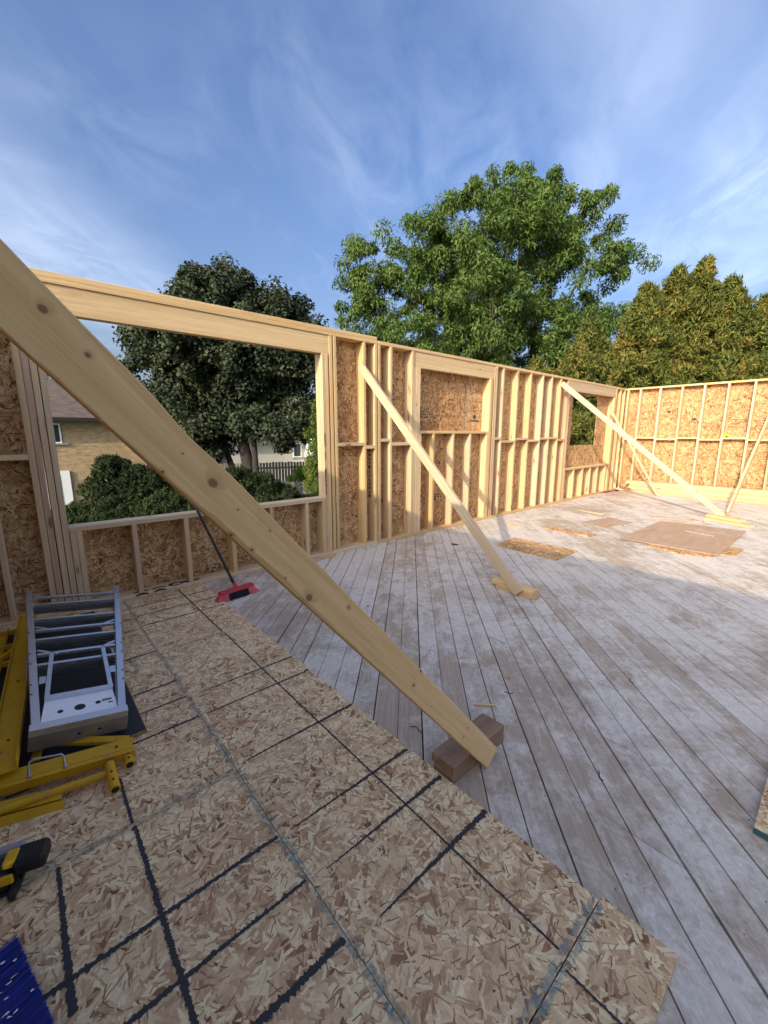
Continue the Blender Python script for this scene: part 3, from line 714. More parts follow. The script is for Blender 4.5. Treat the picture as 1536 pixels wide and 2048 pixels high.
block((3.175, -1.905, .0195), (3.175, -2.285, .0195), .089, .0375, 'lumber', 'lower block of the pair under the brace beside the wide window')
block((3.185, -1.845, .058), (3.168, -2.262, .058), .089, .0385, 'lumber', 'upper block of the pair under the brace beside the wide window')
block((8.42, -2.42, .0195), (8.12, -3.02, .0195), .14, .0375, 'lumber', 'lower block shared by the two sunlit braces')
block((8.52, -2.42, .058), (8.30, -2.90, .058), .12, .0385, 'lumber', 'upper block shared by the two sunlit braces')

# lumber stacked along the far wall
words = ['bottom', 'second', 'third', 'fourth', 'fifth', 'sixth', 'top']
for k in range(7):
    y0 = -.24 - random.uniform(0, .16); y1 = -5.2 + random.uniform(-.3, .3); dx = random.uniform(-.030, .004)
    o = board('stacked_timber', (11.212+dx, y0, .019+k*.0390), (11.212+dx+random.uniform(-.01, .01), y1, .019+k*.0390), (1, 0, 0), .14, .038, ch=.005)
    tag(o, words[k]+' timber of the low stack along the far end wall', 'timber', 'timbers stacked along the far wall')

# ================================================================ LOOSE BOARDS ON THE FLOOR
def poly_sheet(name, pts, z0, z1, mat, label, cat, group=None):
    n = len(pts); vs = [(x, y, z1) for x, y in pts]+[(x, y, z0) for x, y in pts]
    fs = [list(range(n)), list(range(2*n-1, n-1, -1))]+[[k, n+k, n+(k+1) % n, (k+1) % n] for k in range(n)]
    c = Vector((sum(p[0] for p in pts)/n, sum(p[1] for p in pts)/n, 0))
    vs = [tuple(Vector(v)-c) for v in vs]
    o = mesh_obj(name, vs, fs, mat, None, Matrix.Translation(c)); return tag(o, label, cat, group)
SC = 'loose offcuts on the floor'
poly_sheet('osb_offcut', [(5.77, -2.32), (5.86, -2.32), (6.02, -2.33), (6.02, -2.98), (5.76, -2.99), (5.75, -2.84), (5.69, -2.84), (5.70, -2.60), (5.75, -2.60)], .001, .013, 'osb_scrap', 'strand board strip sticking out from under the plywood sheet', 'offcut', SC)
poly_sheet('osb_offcut', [(6.0, -2.95), (6.55, -2.95), (6.50, -3.17), (6.04, -3.15)], .001, .012, 'osb_scrap', 'strand board corner poking out past the nailed edge of the plywood', 'offcut', SC)
pl_ = poly_sheet('plywood_sheet', [(5.905, -1.974), (7.60, -1.985), (7.72, -3.017), (5.893, -3.028)], .0135, .0225, 'ply', 'brown plywood sheet lying flat on the sunlit deck', 'plywood')
for k in range(7): tube('nail', [(6.35+.19*k, -3.00, .022), (6.35+.19*k, -3.00, .034)], .004, 'galv', pl_, 6, Matrix())
poly_sheet('osb_offcut', [(4.404, -1.045), (4.899, -1.019), (4.90, -1.865), (4.346, -1.863)], .001, .013, 'osb_scrap', 'wide strand board offcut between the brace foot and the wall', 'offcut', SC)
poly_sheet('osb_offcut', [(5.77, -.946), (5.925, -.962), (5.929, -1.664), (5.745, -1.671)], .001, .013, 'osb_scrap', 'narrow strand board strip beside the wide strand board offcut', 'offcut', SC)
poly_sheet('osb_offcut', [(6.05, -.30), (6.6, -.28), (6.55, -.62), (6.02, -.55)], .001, .008, 'deck', 'thin dusty grey board scrap near the wall studs', 'offcut', SC)
poly_sheet('wood_sliver', [(7.64, -.698), (7.66, -.70), (7.59, -1.142), (7.50, -1.13)], .001, .015, 'lumber', 'pale short timber sliver between plywood and long wall', 'offcut', SC)
poly_sheet('wood_sliver', [(7.94, -1.80), (8.0, -1.80), (8.08, -2.319), (8.02, -2.32)], .001, .017, 'lumber_red', 'reddish timber sliver pointing at the shared brace block', 'offcut', SC)
poly_sheet('wood_sliver', [(8.03, -2.35), (8.10, -2.35), (8.11, -2.45), (8.04, -2.45)], .001, .017, 'lumber_red', 'tiny reddish offcut at the end of the reddish sliver', 'offcut', SC)
poly_sheet('wood_sliver', [(5.62, -.42), (5.70, -.42), (5.60, -.70), (5.54, -.68)], .001, .012, 'lumber', 'small pale wood chip near the wall bottom plate', 'offcut', SC)
poly_sheet('wood_sliver', [(6.6, -1.15), (7.35, -1.3), (7.2, -1.72), (6.5, -1.55)], .001, .006, 'ply', 'faded thin brown board between strip and plywood sheet', 'offcut', SC)
poly_sheet('wood_sliver', [(7.02, -2.45), (7.06, -2.45), (6.98, -2.80), (6.93, -2.79)], .023, .031, 'lumber_red', 'thin wood sliver lying on the plywood sheet', 'offcut', SC)
poly_sheet('wood_sliver', [(2.20, -.04), (2.66, -.045), (2.60, -.115), (2.02, -.10)], .001, .010, 'lumber', 'flat pale offcut against the bottom plate under the wide window jamb', 'offcut', SC)
rsheet = sheet_box('osb_sheet', 1.78, 4.2, -5.07, -3.858, .008, .030, 'osb_floor'); tag(rsheet, 'strand board sheet with a dark teal sealed edge lying on the deck', 'strand board')
boxes('sealed_edge', [((1.776, -5.07, .009), (1.7795, -3.858, .029))], 'seal_dark', rsheet); [boxes('bearer', [q], 'lumber', rsheet) for q in (((1.9, -5.0, 0), (4.1, -4.9, .0075)), ((1.9, -4.0, 0), (4.1, -3.95, .0075)))]
# bent nails and wood crumbs
def bent(x, y, a, L):
    t = Vector((math.cos(a), math.sin(a), 0)); n = Vector((-t.y, t.x, 0))
    tube_pts = [Vector((x, y, .006))+t*L*f+n*L*.18*math.sin(f*5) for f in (0, .25, .5, .75, 1)]
    o = tube('bent_nail', tube_pts, .0022, 'fascia', None, 5); return o
for k, (x, y, a, L, lb) in enumerate(((1.255, -2.68, -1.2, .065, 'dark bent nail on the deck beside the strand board edge'), (1.62, -3.42, .9, .05, 'bent nail on the deck between strand board corner and block'), (1.86, -2.86, 2.4, .045, 'small bent nail just beyond the blocks of the big brace'), (2.45, -3.26, .8, .05, 'dark bent nail out on the open deck boards'), (1.98, -1.45, .1, .03, 'short nail lying under the middle of the big brace'))):
    tag(bent(x, y, a, L), lb, 'nail', 'bent nails on the deck')
tag(board('wood_chip', (1.62, -2.78, .006), (1.70, -2.86, .006), (1, 1, 0), .012, .006), 'thin curled wood chip beyond the big brace blocks', 'wood chip')
kn = tube('wood_plug', [(1.975, -2.755, .0005), (1.975, -2.755, .004)], .019, 'lumber_red', None, 14); tag(kn, 'round brown knot plug lying on the pale boards', 'wood plug')
for x, y, lb in ((4.056, -.684, 'ragged dark hole in the deck near the blind window'), (9.479, -.161, 'ragged dark hole in the deck near the far window')):
    pts = [(x+.055*math.cos(a)*random.uniform(.5, 1.2), y+.07*math.sin(a)*random.uniform(.5, 1.2), .0012) for a in [k*math.pi/6 for k in range(12)]]
    o = mesh_obj('floor_hole', pts, [list(range(12))], 'fascia', floor)

# red and black bar near the far corner
bar = thing('pry_bar', 'red and black bar lying on the floor in the far corner', 'bar', (10.8, -.07, 0))
tube('bar', [(10.43, -.03, .012), (10.75, -.055, .012)], .012, 'tool_black', bar, 8, Matrix()); tube('grip', [(10.38, -.026, .014), (10.46, -.032, .014)], .016, 'red_paint', bar, 8, Matrix())
tube('grip', [(10.75, -.055, .013), (10.98, -.085, .013)], .014, 'red_paint', bar, 8, Matrix()); boxes('blade', [((10.98, -.135, .002), (11.12, -.06, .03))], 'tool_black', bar, Matrix())

# yellow speed square standing on the blocking
sq = mesh_obj('speed_square', [(0, 0, 0), (.175, 0, 0), (0, .145, 0), (0, 0, .004), (.175, 0, .004), (0, .145, .004)], [[0, 2, 1], [3, 4, 5], [0, 1, 4, 3], [1, 2, 5, 4], [2, 0, 3, 5]], 'square_yellow', None, frame((0, -1, 0), (0, 0, 1), (XF+.060, -1.985, 1.2885)))
tag(sq, 'yellow triangular speed square standing on the far wall blocking', 'speed square')
boxes('fence', [((0, 0, -.010), (.010, .145, .014))], 'square_yellow', sq)
mesh_obj('cutout', [(.030, .022, .0046), (.105, .022, .0046), (.030, .085, .0046)], [[0, 1, 2]], 'tool_black', sq); mesh_obj('cutout', [(.030, .022, -.0006), (.105, .022, -.0006), (.030, .085, -.0006)], [[0, 1, 2]], 'tool_black', sq)

# ================================================================ BROOM
br = thing('broom', 'red and black broom leaning on the window sill', 'broom', (1.27, -.5, 0))
hx = Vector((.388, .067, 0)).normalized(); hy = Vector((-hx.y, hx.x, 0)); hc = Vector((1.275, -.535, 0))
bm_ = lambda x, y, z: tuple(hc+hx*x+hy*y+Vector((0, 0, z)))
def hexa(name, lo, hi, z0, z1, x0, x1, mat, par):
    vs = [bm_(x0, -lo, z0), bm_(x1, -lo, z0), bm_(x1, lo, z0), bm_(x0, lo, z0), bm_(x0, -hi, z1), bm_(x1, -hi, z1), bm_(x1, hi, z1), bm_(x0, hi, z1)]
    return mesh_obj(name, vs, [[0, 3, 2, 1], [4, 5, 6, 7], [0, 1, 5, 4], [1, 2, 6, 5], [2, 3, 7, 6], [3, 0, 4, 7]], mat, par, Matrix())
hexa('head', .030, .022, .062, .086, -.155, .155, 'broom_red', br)
tube('socket', [bm_(0, .0, .08), bm_(-.006, .025, .125)], [.022, .014], 'broom_red', br, 10, Matrix())
def bristles(name, xs, mat, n, spread):
    vs, fs = [], []
    for k in range(n):
        x = random.uniform(*xs); y = random.uniform(-.024, .024)
        ex = x+(x/.155)**3*spread+random.uniform(-.004, .004); ey = y*1.7+random.uniform(-.006, .006)-.008
        a, b_ = Vector(bm_(x, y, .064)), Vector(bm_(ex, ey, random.uniform(.001, .006)))
        add_tube(vs, fs, [a, b_], [.0019, .0014], 3, False)
    return mesh_obj(name, vs, fs, mat, br, Matrix(), fix=False)
bristles('bristles', (-.155, -.085), 'bristle_red', 330, .05); bristles('bristles', (-.085, .095), 'bristle_black', 900, .0); bristles('bristles', (.095, .155), 'bristle_red', 300, .05)
ptop = Vector((1.152, -.006, .745)); pb = Vector(bm_(-.006, .025, .118))
dirp = (ptop-pb).normalized()
tube('handle', [pb, pb+dirp*1.18], .0115, 'pole_black', br, 10, Matrix())
tube('ferrule', [pb-dirp*.01, pb+dirp*.05], .0135, 'tool_black', br, 10, Matrix())

# ================================================================ SCAFFOLD PIECES, LADDER
deck_b = boxes('scaffold_deck', [((-.66, -1.90, .020), (.292, -.16, .032))], 'black_film'); tag(deck_b, 'black faced plywood deck board under the aluminium ladder', 'scaffold deck')
boxes('edge_strip', [((.2922, -1.90, .0205), (.2955, -.16, .0315)), ((-.66, -1.9033, .0205), (.2955, -1.9003, .0315))], 'ply_edge', deck_b)
[boxes('bearer', [q], 'ply_edge', deck_b) for q in (((-.6, -1.8, OT+.0005), (.2, -1.74, .0198)), ((-.6, -.4, OT+.0005), (.2, -.34, .0198)))]
# long flat rail along the wall side of the ladder
def channel(name, p0, p1, wdir, w, t, parent, lip=.02):
    """C section: web plus two lips, along p0-p1"""
    p0, p1 = Vector(p0), Vector(p1); L = (p1-p0).length
    mw = frame(p1-p0, wdir, p0)
    return boxes(name, [((0, -w/2, -t/2), (L, w/2, t/2)), ((0, -w/2, -lip), (L, -w/2+.004, -t/2)), ((0, w/2-.004, -lip), (L, w/2, -t/2))], 'yellow', parent, mw)
def disc(name, c, nrm, rad, mat, parent):
    c = Vector(c); nrm = Vector(nrm).normalized()
    return tube(name, [c-nrm*.0006, c+nrm*.0012], rad, mat, parent, 12, Matrix())
SG = 'yellow scaffold pieces stacked on the floor'
rl = thing('scaffold_rail', 'long wide yellow scaffold side rail lying beside the ladder', 'scaffold rail', (-.16, -1.0, .03), SG)
channel('rail_plate', (-.190, -1.965, .135), (-.080, -.19, .125), (1, 0, 0), .088, .005, rl, .035)
channel('lower_rail', (-.30, -1.90, .062), (-.215, -.25, .062), (1, 0, 0), .045, .005, rl, .028)
for y in (-.30, -.55, -.80): boxes('strut', [((-.60, y-.012, .06), (-.13, y+.012, .085))], 'yellow', rl, Matrix.Rotation(R(3), 4, 'Z'))
board('strut', (-.52, -1.25, .075), (-.12, -.62, .100), (0, 0, 1), .03, .02, 'yellow', rl)
board('strut', (-.11, -.40, .09), (.16, -.28, .09), (0, 0, 1), .03, .02, 'yellow', rl)
disc('bolt_hole', (-.142, -1.22, .1350), (0, 0, 1), .007, 'tool_black', rl); disc('bolt_hole', (-.175, -1.75, .1372), (0, 0, 1), .006, 'tool_black', rl)
fr = thing('scaffold_end', 'yellow scaffold end frame with tube pins and a wire handle', 'scaffold end', (0, -2.0, .015), SG)
f0, f1 = Vector((-.62, -1.850, .118)), Vector((.218, -2.035, .088))
fd = (f1-f0).normalized()
channel('cross_bar', f0, f1, (0, 1, .25), .052, .005, fr, .030)
channel('front_flange', f0+Vector((0, -.036, -.030)), f1+Vector((0, -.036, -.030)), (0, -.25, 1), .042, .005, fr, .020)
board('side_strut', (.205, -2.0, .085), (-.02, -1.80, .075), (0, 0, 1), .018, .038, 'yellow', fr)
board('side_strut', (-.10, -1.86, .07), (-.06, -1.62, .06), (0, 0, 1), .018, .03, 'yellow', fr)
tube('frame_tube', [(-.62, -1.985, .060), (.120, -2.105, .045)], .015, 'yellow', fr, 12, Matrix())
for a, b_ in (((.196, -2.035, .058), (.190, -2.115, .048)), ((.126, -2.075, .062), (.124, -2.205, .038))):
    a, b_ = Vector(a), Vector(b_); t = (b_-a).normalized()
    pin = tube('pin_tube', [a, b_], .0185, 'yellow', fr, 14, Matrix()); disc('bore', b_, t, .0135, 'tool_black', pin)
    for f in (.45, .75): disc('bolt_hole', a+t*(b_-a).length*f+Vector((0, 0, .0183)), (0, -.15, 1), .0048, 'tool_black', pin)
h0 = f0+fd*.515+Vector((0, -.002, .004)); h1 = f0+fd*.625+Vector((0, -.002, .002))
hp = [h0+Vector((0, -.02, -.012)), h0+Vector((0, 0, .02)), h0+Vector((.006, .004, .032)), h0+Vector((.02, .006, .034)), h1+Vector((-.02, .006, .034)), h1+Vector((-.006, .004, .032)), h1+Vector((0, 0, .02)), h1+Vector((0, -.02, -.012))]
hd = tube('wire_handle', hp, .0042, 'galv', fr, 8, Matrix())
for q in (h0, h1): tube('lock_nut', [q+Vector((0, -.034, -.012)), q+Vector((0, -.014, -.010))], .0085, 'galv', fr, 6, Matrix())
disc('bolt_hole', f0+fd*.80+Vector((0, -.004, .0035)), (0, 0, 1), .0055, 'tool_black', fr)
lf = thing('scaffold_brace', 'lowest yellow scaffold channel with chipped ends under the end frame', 'scaffold brace', (-.1, -2.1, .015), SG)
l0, l1 = Vector((-.62, -1.90, .055)), Vector((-.030, -2.090, .042))
channel('channel_bar', l0, l1, (0, 1, .35), .05, .005, lf, .024)
channel('channel_bar', l0+Vector((0, -.05, -.020)), l1+Vector((0, -.048, -.018)), (0, 1, 1.2), .034, .004, lf, .012)
for f in (.80, .93): disc('bolt_hole', l0+(l1-l0)*f+Vector((0, -.002, .003)), (0, -.2, 1), .0055, 'tool_black', lf)

# aluminium step ladder lying on its back
nc, fc = Vector((.066, -1.862, .178)), Vector((.188, -.40, .318))
ly = (fc-nc).normalized(); lxa = (Vector((.332, -.03, -.043))+Vector((.515, -.04, -.093))).normalized()
lz = lxa.cross(ly).normalized(); lxa = ly.cross(lz)
LM = Matrix(((lxa.x, ly.x, lz.x, nc.x), (lxa.y, ly.y, lz.y, nc.y), (lxa.z, ly.z, lz.z, nc.z), (0, 0, 0, 1)))
ld = thing('step_ladder', 'folded aluminium step ladder lying on the black deck board', 'step ladder', tuple(nc)); LL = (fc-nc).length
def lb(name, lo, hi, mat='aluminium', par=None): return boxes(name, [(lo, hi)], mat, par or ld, LM)
def lrail(name, x0, x1, z0, z1, y0=0.0, y1=LL, w=.022):
    s = 1 if x0 > 0 else -1
    vs = []
    for y, x in ((y0, x0), (y1, x1)):
        for (dx, zz_) in ((0, z0), (-s*w, z0), (-s*w, z1), (0, z1)): vs.append((x+dx, y, zz_))
    return mesh_obj(name, vs, [[0, 1, 2, 3], [4, 7, 6, 5], [0, 4, 5, 1], [1, 5, 6, 2], [2, 6, 7, 3], [3, 7, 4, 0]], 'aluminium', ld, LM)
wid = lambda y: .160+(.258-.160)*y/LL
for s in (-1, 1):
    q = lrail('side_rail', s*.165, s*.262, -.020, .0, .005, LL, .030)
    lrail('rail_web', s*.1655, s*.2625, -.070, -.0205, .03, LL, .003)
    lrail('rear_rail', s*.158, s*.250, -.105, -.080, .03, LL-.02, .024)
    for yy in (.25, .33, .52, .62, .86): lb('rivet', (s*wid(yy)-.004, yy-.003, .0002), (s*wid(yy)+.004, yy+.003, .0022), 'tool_black', q)
    for y in (.60, .875, 1.35):
        x = wid(y)-.028
        board('gusset_brace', LM @ Vector((s*x, y+.055, -.004)), LM @ Vector((s*(x-.085), y, -.006)), lz, .004, .013, 'aluminium', ld)
    lb('spreader_lug', (min(s*(wid(.36)-.03), s*(wid(.36)-.055)), .34, -.012), (max(s*(wid(.36)-.03), s*(wid(.36)-.055)), .40, -.008))
for y in (.60, .875, 1.35):                              # bars across the upper face
    x = wid(y)-.030; lb('cross_bar', (-x, y, -.016), (x, y+.020, -.002))
for y in (.52, .79, 1.05, 1.27):                        # ribbed treads lower down
    x = wid(y)-.026
    t = lb('tread', (-x, y, -.034), (x, y+.018, -.016), 'aluminium'); lb('tread_skirt', (-x, y+.019, -.088), (x, y+.024, -.018), 'aluminium_dull', t)
    for k in range(2): lb('rib', (-x, y-.002, -.052-.018*k), (x, y+.018, -.046-.018*k), 'aluminium_dull', t)
cap = lb('top_cap', (-.172, -.012, -.024), (.172, .030, .002), 'aluminium')
lb('cap_face', (-.171, -.014, -.092), (.171, -.0105, -.0245), 'aluminium_dull', cap); lb('cap_side', (-.1735, -.012, -.090), (-.1705, .06, -.0245), 'aluminium_dull', cap); lb('cap_side', (.1705, -.012, -.090), (.1735, .06, -.0245), 'aluminium_dull', cap)
for x in (-.012, .062): lb('slot', (x, -.0160, -.062), (x+.012, -.0142, -.054), 'tool_black', cap)
sh = mesh_obj('tool_shelf', [(-.138, .033, -.010), (.138, .033, -.010), (.128, .198, -.014), (-.128, .198, -.014), (-.138, .033, -.013), (.138, .033, -.013), (.128, .198, -.017), (-.128, .198, -.017)], [[0, 1, 2, 3], [7, 6, 5, 4], [0, 4, 5, 1], [1, 5, 6, 2], [2, 6, 7, 3], [3, 7, 4, 0]], 'label_white', ld, LM)
for x, y, rd in ((-.072, .098, .0105), (-.002, .103, .0205), (.066, .112, .0105)):
    tube('tool_hole', [(x, y, -.0135), (x, y, -.0098)], rd, 'tool_black', sh, 18, LM)
lb('sticker', (.082, .112, -.0125), (.118, .128, -.0098), 'label_green', sh); lb('sticker', (.086, .100, -.0124), (.122, .1115, -.0099), 'label_white', sh); lb('sticker', (.104, .092, -.0123), (.122, .0995, -.0097), 'label_blue', sh)
for s in (-1, 1): lrail('shelf_arm', s*.130, s*.120, -.014, -.002, .22, .62, .018)
lb('shelf_bar', (-.130, .196, -.014), (.130, .220, .002))
tube('pull_rod', [LM @ Vector((-.200, .42, -.03)), LM @ Vector((-.215, .66, -.02))], .004, 'galv', ld, 8, Matrix())

# ================================================================ POWER TOOL, BLUE BROOM
tl = thing('power_tool', 'black and yellow cordless power tool lying on the strand board', 'power tool', (-.17, -2.33, OT))
TM = Matrix.Translation((-.135, -2.365, OT)) @ Matrix.Rotation(R(-17), 4, 'Z')
def tbx(name, L, w, t, c, mat, par=tl, ch=.006):
    o = bpy.data.objects.new(name, box_mesh(L, w, t, mat, ch)); place(o, TM @ Matrix.Translation(c), par); return o
bt = tbx('battery', .082, .078, .050, (.014, 0, .062), 'tool_black', ch=.010)
for k in range(5): tbx('rib', .003, .050, .004, (.012+.0085*k, .0, .0875), 'fascia', bt, .001)
tbx('release_button', .032, .056, .022, (-.034, -.004, .0800), 'tool_yellow', bt, .005)
tbx('body', .10, .085, .058, (-.075, -.006, .034), 'tool_black', tl, .012); tbx('trim', .105, .012, .030, (-.072, -.048, .050), 'tool_yellow', tl, .004)
tbx('dust_window', .075, .030, .034, (-.055, .052, .058), 'tool_clear', tl, .006); tbx('base_plate', .16, .07, .010, (-.09, -.02, .0052), 'tool_black', tl, .003); tbx('foot', .02, .06, .03, (-.02, -.055, .018), 'tool_black', tl, .006)
bb = thing('push_broom', 'blue bristled broom head with white paint flecks on the strand board', 'broom', (-.3, -2.8, OT))
bdx = Vector((.94, .34, 0)).normalized()               # along the bristles, towards their tips
bdy = Vector((-.22, .97, 0)).normalized()              # along the head
t0 = Vector((-.163, -2.600, OT))
vs, fs = [], []
for k in range(2600):
    f = random.random(); hgt = random.uniform(.004, .052)
    tip = t0-bdy*(f*.52)+bdx*random.uniform(-.006, .005)+Vector((0, 0, hgt)); L = .22
    root = tip-bdx*L+Vector((0, 0, .012))
    add_tube(vs, fs, [root, tip-bdx*.07+Vector((0, 0, random.uniform(-.001, .003))), tip], [.0017, .0015, .0009], 3, False)
brs = mesh_obj('bristles', vs, fs, 'bristle_blue', bb, Matrix(), fix=False); brs['kind'] = 'stuff'
blk = board('broom_block', t0-bdx*.25+Vector((0, 0, .04)), t0-bdx*.25-bdy*.56+Vector((0, 0, .04)), bdx, .07, .04, 'lumber_old', bb)
vs, fs = [], []
for k in range(15):
    c = t0-bdy*random.choice((.06, .10, .13, .17, .30))-bdy*random.uniform(-.02, .03)-bdx*random.uniform(.008, .075)+Vector((0, 0, .0558)); a0 = random.uniform(0, 6.28); m0 = len(vs); kk = 7
    for q in range(kk):
        rr = random.uniform(.0008, .0035)*(2.2 if q % 3 == 0 else 1); vs.append(tuple(c+Vector((math.cos(a0+q*6.283/kk)*rr*1.5, math.sin(a0+q*6.283/kk)*rr*.7, random.uniform(0, .001)))))
    fs.append([m0+q for q in range(kk)])
pf = mesh_obj('paint_flecks', vs, fs, 'white_paint', bb, Matrix()); pf['kind'] = 'stuff'

# ================================================================ NEIGHBOURHOOD
hs_ = thing('brick_house', 'tan brick two storey house with brown shingle roof behind the hedge', 'house', (2, 27, GZ))
HX0, HX1, HY0, HY1, EZ = -7.0, 8.6, 23.0, 32.0, 2.05
boxes('wall', [((HX0, HY0, GZ), (HX1, HY1, EZ))], 'brick', hs_, Matrix())
ov = .62
e0, e1, n0, n1 = HX0-ov, HX1+ov, HY0-ov, HY1+ov; RZ = EZ+.16; RH = 2.25; mid = (n0+n1)/2; inset = (n1-n0)/2
roof = mesh_obj('roof', [(e0, n0, RZ), (e1, n0, RZ), (e1, n1, RZ), (e0, n1, RZ), (e0+inset, mid, RZ+RH), (e1-inset, mid, RZ+RH)], [[0, 1, 5, 4], [1, 2, 5], [2, 3, 4, 5], [3, 0, 4], [3, 2, 1, 0]], 'shingle', hs_, Matrix())
boxes('fascia', [((e0-.02, n0-.03, EZ+.01), (e1+.02, n0-.001, EZ+.155)), ((e1+.001, n0, EZ+.01), (e1+.03, n1, EZ+.155))], 'fascia', roof, Matrix())
boxes('soffit', [((e0, n0, EZ+.001), (e1, HY0-.001, EZ+.02))], 'soffit', roof, Matrix())
boxes('frieze', [((HX0, HY0-.03, EZ-.14), (HX1, HY0-.002, EZ-.001))], 'soffit', hs_, Matrix())
def hwin(x0, x1, z0, z1, y, parent=hs_, mull=True):
    f = .07
    wn = boxes('window', [((x0, y-.05, z0), (x1, y-.003, z0+f)), ((x0, y-.05, z1-f), (x1, y-.003, z1)), ((x0, y-.05, z0+f), (x0+f, y-.003, z1-f)), ((x1-f, y-.05, z0+f), (x1, y-.003, z1-f))] + ([(((x0+x1)/2-.03, y-.045, z0+f), ((x0+x1)/2+.03, y-.004, z1-f))] if mull else []), 'white_paint', parent, Matrix())
    boxes('pane', [((x0+f, y-.022, z0+f), (x1-f, y-.004, z1-f))], 'dark_glass', wn, Matrix())
    boxes('sill', [((x0-.08, y-.09, z0-.07), (x1+.25, y-.003, z0-.002))], 'soffit', wn, Matrix())
hwin(.2, 1.78, .93, 1.92, HY0); hwin(4.9, 6.7, -1.7, -.57, HY0)
dr = boxes('door', [((.85, HY0-.09, GZ+.2), (1.90, HY0-.003, -.48))], 'white_paint', hs_, Matrix()); boxes('pane', [((1.0, HY0-.10, -2.5), (1.5, HY0-.0905, -.75))], 'dark_glass', dr, Matrix())

wh = thing('stucco_house', 'cream and white stucco house beyond the maple trunk', 'house', (18, 27, GZ))
boxes('wall', [((10.5, 23.5, GZ), (16.2, 31, 1.05))], 'stucco', wh, Matrix()); boxes('side_wall', [((16.202, 22.2, GZ), (23, 31, 1.9))], 'stucco_white', wh, Matrix())
rf = mesh_obj('roof', [(9.9, 22.9, 1.06), (16.2, 22.9, 1.06), (16.2, 31.5, 1.06), (9.9, 31.5, 1.06), (9.9, 27, 2.4), (16.2, 27, 2.4)], [[0, 1, 5, 4], [2, 3, 4, 5], [0, 4, 3], [1, 2, 5], [3, 2, 1, 0]], 'shingle', wh, Matrix())
wr = mesh_obj('roof', [(15.9, 21.7, 1.91), (23.6, 21.7, 1.91), (23.6, 31.5, 1.91), (15.9, 31.5, 1.91), (18.5, 26.5, 3.6), (21, 26.5, 3.6)], [[0, 1, 5, 4], [1, 2, 5], [2, 3, 4, 5], [3, 0, 4], [3, 2, 1, 0]], 'shingle', wh, Matrix())
hwin(15.2, 15.9, -.3, .75, 23.5, wh, False)
lp = thing('lamp_post', 'slim dark garden lamp post beside the bright green bush', 'lamp post', (12.9, 17.5, GZ))
tube('post', [(12.9, 17.5, GZ), (12.9, 17.5, -.05)], .035, 'metal_pole', lp, 8, Matrix()); mesh_obj('lamp_head', [(12.78, 17.38, -.05), (13.02, 17.38, -.05), (13.02, 17.62, -.05), (12.78, 17.62, -.05), (12.9, 17.5, .18)], [[0, 1, 4], [1, 2, 4], [2, 3, 4], [3, 0, 4], [3, 2, 1, 0]], 'metal_pole', lp, Matrix())

def fence(label, a, b_, ztop, zbot, pick=.14, gap=.02):
    a, b_ = Vector((*a, 0)), Vector((*b_, 0)); L = (b_-a).length; t = (b_-a).normalized()
    f = thing('board_fence', label, 'fence', ((a.x+b_.x)/2, (a.y+b_.y)/2, zbot), 'board fences behind the wall')
    k = int(L/(pick+gap)); me = box_mesh(ztop-zbot, pick, .022, 'fence', .004)
    for i in range(k):
        p = a+t*((i+.5)*(pick+gap)); o = bpy.data.objects.new('picket', me)
        place(o, frame((0, 0, 1), t, (p.x, p.y, (ztop+zbot)/2+random.uniform(-.02, .02))), f)
    n = Vector((-t.y, t.x, 0))*.04
    for z in (zbot+.35, ztop-.3): board('rail', a+n+Vector((0, 0, z)), b_+n+Vector((0, 0, z)), (0, 0, 1), .09, .04, 'fence', f)
    return f
fence('tall weathered board fence under the maple', (5.6, 18.6), (14.5, 15.6), -.12, GZ, .13, .035)
fence('lower grey board fence in front of the bright green bush', (8.6, 13.6), (14.0, 11.2), -.80, GZ, .15, .012)

# ---------------------------------------------------------------- trees
def leaf_cloud(rng, centers, radii, n_per, ln, wd, up_bias, droop, flat=1.0, coh=.8):
    """vertices of n diamond leaves scattered round clump centres"""
    C = np.repeat(centers, n_per, axis=0); Rr = np.repeat(radii, n_per)
    n = len(C)
    v = rng.normal(size=(n, 3)); v /= np.linalg.norm(v, axis=1)[:, None]
    rad = rng.random(n)**.45
    pos = C+v*(rad*Rr)[:, None]*np.array([1, 1, flat])
    ax_ = v*.8+rng.normal(size=(n, 3))*.7; ax_[:, 2] += up_bias; ax_[:, 2] -= droop
    ax_ /= np.linalg.norm(ax_, axis=1)[:, None]
    nr = rng.normal(size=(n, 3))*.75+v*coh*1.6+np.array([0, 0, .7]); sd = np.cross(ax_, nr); sd /= np.linalg.norm(sd, axis=1)[:, None]+1e-9
    nn = np.cross(sd, ax_)
    L = ln*rng.uniform(.6, 1.25, n); Wd = wd*rng.uniform(.6, 1.25, n)
    a = pos-ax_*L[:, None]*.5; tip = pos+ax_*L[:, None]*.5-nn*L[:, None]*.12
    l = pos+sd*Wd[:, None]*.5+nn*Wd[:, None]*.12; rr = pos-sd*Wd[:, None]*.5+nn*Wd[:, None]*.12
    return np.stack([a, l, tip, rr], axis=1).reshape(-1, 3)
def quads_obj(name, verts, mat, parent):
    n = len(verts)//4
    me = bpy.data.meshes.new(name); me.vertices.add(n*4); me.vertices.foreach_set('co', verts.astype(np.float32).ravel())
    me.loops.add(n*4); me.loops.foreach_set('vertex_index', np.arange(n*4, dtype=np.int32))
    me.polygons.add(n); me.polygons.foreach_set('loop_start', np.arange(0, n*4, 4, dtype=np.int32)); me.polygons.foreach_set('loop_total', np.full(n, 4, dtype=np.int32))
    me.update(calc_edges=True); me.materials.append(MAT[mat])
    return place(bpy.data.objects.new(name, me), world(parent) if parent else Matrix(), parent)
